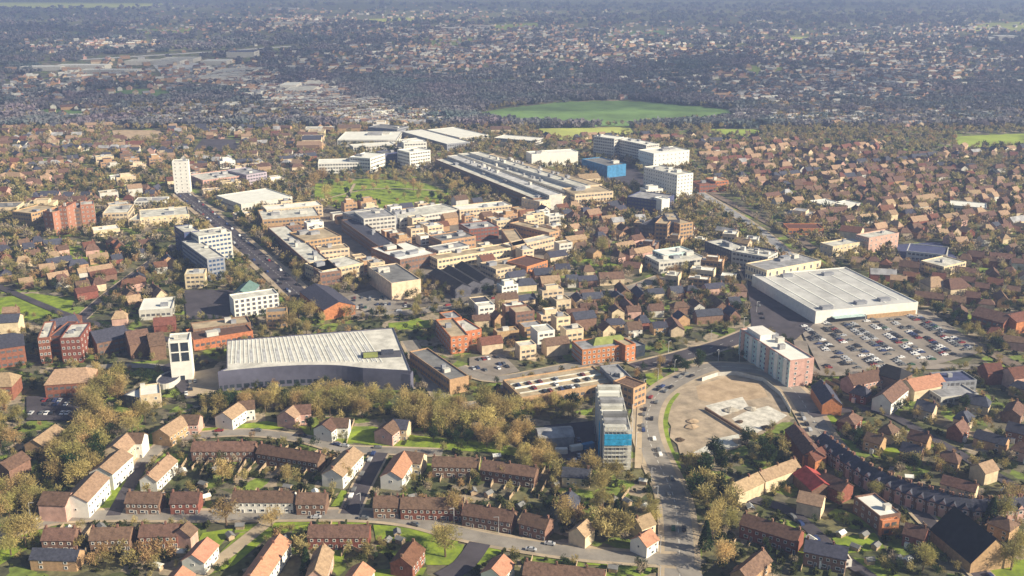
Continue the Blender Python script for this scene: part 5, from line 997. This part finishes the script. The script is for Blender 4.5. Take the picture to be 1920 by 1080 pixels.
kerb([(60, 985), (160, 968), (400, 968), (640, 966), (760, 975), (860, 1000), (960, 1020), (1100, 1040)], 1, 3, 9, .3); kerb([(60, 985), (160, 968), (400, 968), (640, 966), (760, 975), (860, 1000), (960, 1020), (1100, 1040)], -1, 3, 9, .25)
kerb([(210, 925), (255, 865), (330, 825), (450, 812), (560, 822), (640, 842), (730, 846)], 1, 2.2, 8, .35); kerb([(655, 965), (680, 910), (712, 850)], 1, 2.6, 6, .7)
kerb([(1272, 1000), (1262, 930), (1235, 870), (1216, 820), (1214, 780), (1232, 742), (1275, 712), (1330, 690)], 1, 2, 30, .2); kerb([(1272, 1000), (1262, 930), (1235, 870), (1216, 820), (1214, 780), (1232, 742), (1275, 712), (1330, 690)], -1, 2.4, 34, .2)
kerb([(1690, 925), (1760, 1000), (1850, 1090)], 1, 2.6, 6.5, .6); kerb([(1520, 780), (1550, 830), (1600, 880), (1690, 925), (1800, 960)], -1, 4.6, 7, .6)
kerb([(340, 362), (400, 410), (450, 455), (520, 515), (570, 560)], 1, 5, 8, .4); kerb([(340, 362), (400, 410), (450, 455), (520, 515), (570, 560)], -1, 5, 8, .4); kerb([(1640, 1090), (1560, 1030), (1480, 960), (1400, 935)], 1, 2.2, 7, .5)
kerb([(1440, 600), (1420, 540), (1400, 500)], 1, 3, 14, .6); kerb([(640, 590), (780, 585), (960, 560), (1150, 548)], 1, 3, 10, .5)
print('cars', NC, len(CARREST))
if CARREST:
    ca = Acc(); 
    for x, y, rot, c in CARREST: ca.add([(-2, -.85, .3), (2, -.85, .3), (2, .85, .3), (-2, .85, .3), (-2, -.85, .95), (2, -.85, .85), (2, .85, .85), (-2, .85, .95), (-1, -.7, 1.4), (.9, -.7, 1.4), (.9, .7, 1.4), (-1, .7, 1.4)], [(0, 1, 5, 4), (1, 2, 6, 5), (2, 3, 7, 6), (3, 0, 4, 7), (4, 5, 9, 8), (5, 6, 10, 9), (6, 7, 11, 10), (7, 4, 8, 11), (8, 9, 10, 11)], 'car_' + c, x, y, rot, .35)
    tag(part('more_parked_cars', mesh('more_parked_cars', ca.V, ca.F, ca.m, ca.I), None), 'many more small cars parked in the farther yards', kind='stuff')

# ================================================================== garden fences, sheds, lamps
def fence(a, b, h=1.8, m='timber', px=True):
    a, b = (at(*a), at(*b)) if px else (a, b); d = Vector((b.x - a.x, b.y - a.y)); L_ = d.length
    r = empty('garden_fence', (a.x, a.y, 0), math.atan2(d.y, d.x), None, 'fence'); part('panel', boxm('panel', 0, L_, -.06, .06, .15, h, m), r)
    for i in range(int(L_ / 2.4) + 1): part('post', _post, r, (i * 2.4, 0, 0))
    SMALL.append((r, 'pale garden fence', (a.x + b.x) / 2, (a.y + b.y) / 2))
_post = boxm('post', -.08, .08, -.11, .11, 0, 1.95, 'timber')
for a, b in [((360, 882), (378, 860)), ((375, 890), (395, 862)), ((405, 890), (432, 862)), ((437, 905), (465, 862)), ((460, 892), (485, 864)), ((485, 890), (502, 870)), ((520, 893), (540, 868)), ((1010, 935), (1025, 905)), ((1040, 935), (1055, 900)), ((955, 938), (965, 925)), ((150, 1030), (165, 1005)), ((245, 1015), (255, 995)), ((300, 1030), (320, 1000)), ((825, 905), (835, 880)), ((880, 910), (885, 885)), ((920, 915), (930, 890)), ((140, 1060), (170, 1025)), ((570, 893), (590, 868)), ((600, 893), (610, 880)), ((340, 880), (352, 862)), ((640, 1045), (655, 1015)), ((700, 1050), (660, 1030)), ((1165, 940), (1180, 920)), ((1060, 870), (1130, 885)), ((1030, 862), (1060, 870)), ((1560, 800), (1625, 845)), ((1730, 985), (1790, 1040))]: fence(a, b)
shm = (mesh('wall', *gable_geo(3.2, 2.4, 1.9, .7)[:2], 'timber'), mesh('roof', *gable_geo(3.2, 2.4, 1.9, .7)[2:], 'roof_mid'), mesh('roof', *gable_geo(3.2, 2.4, 1.9, .7)[2:], 'roof_white'))
ns = 0
for _ in range(600):
    if ns >= 44: break
    px, py = tr.uniform(80, 1900), tr.uniform(860, 1075); p = at(px, py)
    if occ(p.x, p.y, 2, 1 | 2 | 4): continue
    w_ = tr.random() < .35; r = empty('garden_shed', (p.x, p.y, 0), tr.uniform(0, 3.1), None, 'shed'); part('wall', shm[0], r); part('roof', shm[2 if w_ else 1], r); SMALL.append((r, ('white' if w_ else 'grey') + '-roofed garden shed', p.x, p.y)); ns += 1; disc(p.x, p.y, 2)
lm = None
for pts, w, st in [(smooth([tuple(at(*p)[:2]) for p in [(1275, 1100), (1272, 1000), (1262, 930), (1235, 870), (1216, 820), (1214, 780), (1232, 742), (1275, 712), (1330, 690), (1385, 690), (1440, 700), (1490, 735)]]), 7.5, 3), (smooth([tuple(at(*p)[:2]) for p in [(60, 985), (160, 968), (400, 968), (640, 966), (760, 975), (860, 1000), (960, 1020)]]), 5, 4), (smooth([tuple(at(*p)[:2]) for p in [(1190, 690), (1290, 665), (1385, 635), (1440, 600), (1420, 540)]]), 7.5, 4)]:
    for i, (x, y) in enumerate(offset_line(pts, w)):
        if i % st: continue
        if lm is None:
            lm = (boxm('pole', -.09, .09, -.09, .09, 0, 8, 'steel'), boxm('arm', 0, 1.6, -.06, .06, 7.9, 8.05, 'steel'), boxm('lamp_head', 1.3, 2.1, -.16, .16, 7.8, 7.95, 'roof_grey'))
        r = empty('street_lamp', (x, y, 0), tr.uniform(0, 6), None, 'street lamp'); [part(n_, m_, r) for n_, m_ in zip(('pole', 'arm', 'lamp_head'), lm)]; SMALL.append((r, 'slim grey street lamp', x, y))
for a, b, h in [((1316, 716), (1345, 706), 2.6), ((1345, 706), (1380, 704), 2.6), ((1380, 704), (1430, 716), 2.6), ((1430, 716), (1462, 742), 2.6), ((1462, 742), (1482, 775), 2.6)]:
    a_, b_ = at(*a), at(*b); d = Vector((b_.x - a_.x, b_.y - a_.y)); r = empty('site_hoarding', (a_.x, a_.y, 0), math.atan2(d.y, d.x), None, 'hoarding'); part('panel', boxm('panel', 0, d.length - .05, -.1, .1, 0, h, 'offwhite'), r); SMALL.append((r, 'pale hoarding edging the cleared site', a_.x, a_.y))

a_, b_ = at(1322, 770), at(1400, 818); d_ = Vector((b_.x - a_.x, b_.y - a_.y)); r = empty('low_wall', (a_.x, a_.y, ZL[0]), math.atan2(d_.y, d_.x), 'low dark wall crossing the cleared site below the white slabs', 'wall'); part('wall', boxm('wall', 0, d_.length, -.4, .4, 0, 1.3, 'brown_brick'), r)
# heaps and cabins on the cleared site, dividers between the terrace gardens
for k in range(9):
    px, py = tr.uniform(1275, 1440), tr.uniform(722, 835); p = at(px, py); gg = np.random.default_rng(k); n_ = 9; rr = tr.uniform(1.5, 4)
    V = [(0, 0, rr * .3)] + [(rr * .5 * math.cos(a) * gg.uniform(.7, 1.3), rr * .5 * math.sin(a) * gg.uniform(.7, 1.3), rr * .2 * gg.uniform(.7, 1.1)) for a in np.arange(n_) * 6.283 / n_] + [(rr * math.cos(a) * gg.uniform(.7, 1.3), rr * math.sin(a) * gg.uniform(.7, 1.3), 0) for a in np.arange(n_) * 6.283 / n_]
    Fc = [(0, 1 + i, 1 + (i + 1) % n_) for i in range(n_)] + [(1 + i, 1 + n_ + i, 1 + n_ + (i + 1) % n_, 1 + (i + 1) % n_) for i in range(n_)]
    dk = k % 3; o = part('rubble_heap', mesh('rubble_heap', V, Fc, ['dirt', 'concrete', 'bark'][dk]), None, (p.x, p.y, ZL[0])); o['category'] = 'heap'; SMALL.append((o, ['sandy', 'pale grey', 'dark'][dk] + ' rubble heap', p.x, p.y))
for px, py, m_ in [(1052, 852, 'white'), (1080, 846, 'white'), (1102, 842, 'blue_clad'), (1060, 812, 'offwhite')]:
    p = at(px, py); r = empty('site_container', (p.x, p.y, ZL[0]), tr.uniform(0, .8), None, 'container'); part('body', boxm('body', -3, 3, -1.2, 1.2, 0, 2.5, m_), r); part('door', boxm('door', 3.0, 3.08, -1, 1, .1, 2.3, 'steel'), r); SMALL.append((r, {'white': 'white', 'blue_clad': 'blue', 'offwhite': 'off-white', 'orange_brick': 'orange'}[m_] + ' site container', p.x, p.y))
nd = 0; dm = {}
for c, u, v, L_, w, nu in DIV:
    for i in range(nu + 1):
        for sgn in (1, -1):
            ln = 11 if sgn > 0 else 4.5; q = c + u * (-L_ / 2 + L_ * i / nu) + v * (sgn * (w / 2 + .6 + ln / 2)); e0 = c + u * (-L_ / 2 + L_ * i / nu) + v * (sgn * (w / 2 + 2))
            if nd >= 230 or occ(q.x, q.y, .6, 1 | 4) or occ((q + v * sgn * ln / 2).x, (q + v * sgn * ln / 2).y, .6, 1 | 4): continue
            k_ = tr.choice([0, 0, 1]); hh_ = 1.7 if sgn > 0 else 1.1; key = (k_, sgn)
            if key not in dm: dm[key] = boxm('garden_fence', -ln / 2, ln / 2, -.06 if not k_ else -.35, .06 if not k_ else .35, 0, hh_, 'timber' if not k_ else 'hedge')
            o = part('garden_hedge' if k_ else 'garden_fence', dm[key], None, (q.x, q.y, 0), math.atan2(v.y, v.x)); o['category'] = 'hedge' if k_ else 'fence'; SMALL.append((o, 'clipped green hedge' if k_ else 'thin timber fence', q.x, q.y)); nd += 1

# ================================================================== clouds above and behind the camera's view, shading the far country
def cloud(x, y, rx, ry, z, seed):
    g = np.random.default_rng(seed); nu, nv_ = 26, 10; V = []
    for j in range(nv_ + 1):
        ph = math.pi * j / nv_
        for i in range(nu):
            th = 2 * math.pi * i / nu; k = 1 + .16 * math.sin(3 * th + seed) + .1 * math.sin(7 * th + 2 * seed) + g.uniform(-.05, .05)
            V.append((rx * k * math.sin(ph) * math.cos(th), ry * k * math.sin(ph) * math.sin(th), (170 if ph < 1.57 else 45) * math.cos(ph) * g.uniform(.8, 1.2)))
    Fc = [(j * nu + i, (j + 1) * nu + i, (j + 1) * nu + (i + 1) % nu, j * nu + (i + 1) % nu) for j in range(nv_) for i in range(nu)]
    o = part('cloud', mesh('cloud', V, Fc, 'cloud'), None, (x, y, z)); o['kind'] = 'structure'; return o
CZ = 700; dxy = CZ / math.tan(SUN_EL)
m_ = M['cloud']; N = m_.node_tree.nodes; L = m_.node_tree.links; tp = N.new('ShaderNodeBsdfTransparent'); ms = N.new('ShaderNodeMixShader'); ms.inputs[0].default_value = .76
L.new(N['Principled BSDF'].outputs[0], ms.inputs[1]); L.new(tp.outputs[0], ms.inputs[2]); L.new(ms.outputs[0], N['Material Output'].inputs[0])
for k, (gx, gy, rx, ry) in enumerate([(-1250, 2330, 900, 800), (-100, 2420, 800, 860), (1150, 2270, 900, 790), (2300, 3300, 800, 700), (-2300, 3500, 1200, 700), (-300, 3900, 1500, 700), (1500, 4700, 1100, 700), (-2400, 5300, 1500, 700), (300, 6400, 1900, 700), (3600, 6700, 1500, 900), (-3000, 7600, 1800, 800), (1700, 8400, 2300, 900)]):
    cloud(gx + SD.x * dxy, gy + SD.y * dxy, rx, ry, CZ + 10 * k, k + 1)

# ================================================================== haze
hz = boxm('haze', -13500, 13500, -500, 13500, -1, 224, 'cloud'); hz.materials.clear(); hm = bpy.data.materials.new('haze'); hm.use_nodes = True; N = hm.node_tree.nodes
N.remove(N['Principled BSDF']); pv = N.new('ShaderNodeVolumePrincipled'); pv.inputs['Color'].default_value = (.36, .47, .82, 1); pv.inputs['Density'].default_value = HAZE; pv.inputs['Anisotropy'].default_value = .1
hm.node_tree.links.new(pv.outputs[0], N['Material Output'].inputs['Volume']); hz.materials.append(hm)
if HAZE: tag(part('haze', hz, None), 'thin blue air haze over the whole town', kind='stuff')

# ================================================================== words for the small repeated things
ORD = ['', 'first', 'second', 'third', 'fourth', 'fifth', 'sixth', 'seventh', 'eighth', 'ninth', 'tenth', 'eleventh', 'twelfth', 'thirteenth', 'fourteenth', 'fifteenth', 'sixteenth', 'seventeenth', 'eighteenth', 'nineteenth', 'twentieth']
def ordn(i):
    if i <= 20: return ORD[i]
    t = ['', '', 'twenty', 'thirty', 'forty', 'fifty', 'sixty', 'seventy', 'eighty', 'ninety'][i // 10]
    return t + '-' + ORD[i % 10] if i % 10 else {20: 'twentieth', 30: 'thirtieth', 40: 'fortieth', 50: 'fiftieth', 60: 'sixtieth', 70: 'seventieth', 80: 'eightieth'}[i]
LAND += [('the cleared site', at(1350, 780).x, at(1350, 780).y), ('the car park', at(1660, 645).x, at(1660, 645).y), ('the town park', at(710, 365).x, at(710, 365).y), ('the ring road bend', at(1225, 800).x, at(1225, 800).y), ('the big green field', at(1150, 215).x, at(1150, 215).y), ('the garden plots', at(460, 880).x, at(460, 880).y), ('the lower right corner', at(1890, 1070).x, at(1890, 1070).y), ('the lower left corner', at(20, 1050).x, at(20, 1050).y), ('the left edge trees', at(20, 850).x, at(20, 850).y), ('the far motorway', at(400, 98).x, at(400, 98).y), ('the tree belt', at(880, 790).x, at(880, 790).y), ('the far right suburbs', at(1750, 170).x, at(1750, 170).y)]
cl = {}
for o, noun, x, y in SMALL:
    px, py = proj(x, y); best = None
    for ph, lx, ly in LAND:
        qx, qy = proj(lx, ly); d = math.hypot((qx - px), (qy - py) * 2.2)
        if best is None or d < best[0]: best = (d, ph, qx, qy)
    _, ph, qx, qy = best; dx, dy = px - qx, (py - qy) * 2.2
    side = ('right of' if dx > 0 else 'left of') if abs(dx) > abs(dy) else ('in front of' if dy > 0 else 'behind')
    cl.setdefault((noun, side, ph), []).append((px, py, o))
GN = {'house': 'homes of the residential streets', 'tree': 'trees of the town', 'car': 'cars parked and driving in the town', 'van': 'vans in the town', 'shrub': 'shrubs in the gardens', 'fence': 'fences between the gardens', 'shed': 'sheds in the gardens', 'street lamp': 'street lamps along the roads', 'warehouse': 'sheds in the far country', 'hoarding': 'hoardings round the cleared site', 'shops': 'blocks of the town centre', 'heap': 'heaps on the cleared site', 'container': 'containers on the building sites', 'hedge': 'hedges between the gardens'}
for (noun, side, ph), L_ in cl.items():
    L_.sort(key=lambda t: t[0])
    if len(L_) > 20 and len((noun + side + ph).split()) > 9: pass
    for i, (_, _, o) in enumerate(L_):
        o['label'] = '%s %s %s' % (noun, side, ph) + ('' if len(L_) == 1 else ', %s from left' % ordn(i + 1)); o['group'] = GN[o['category']]
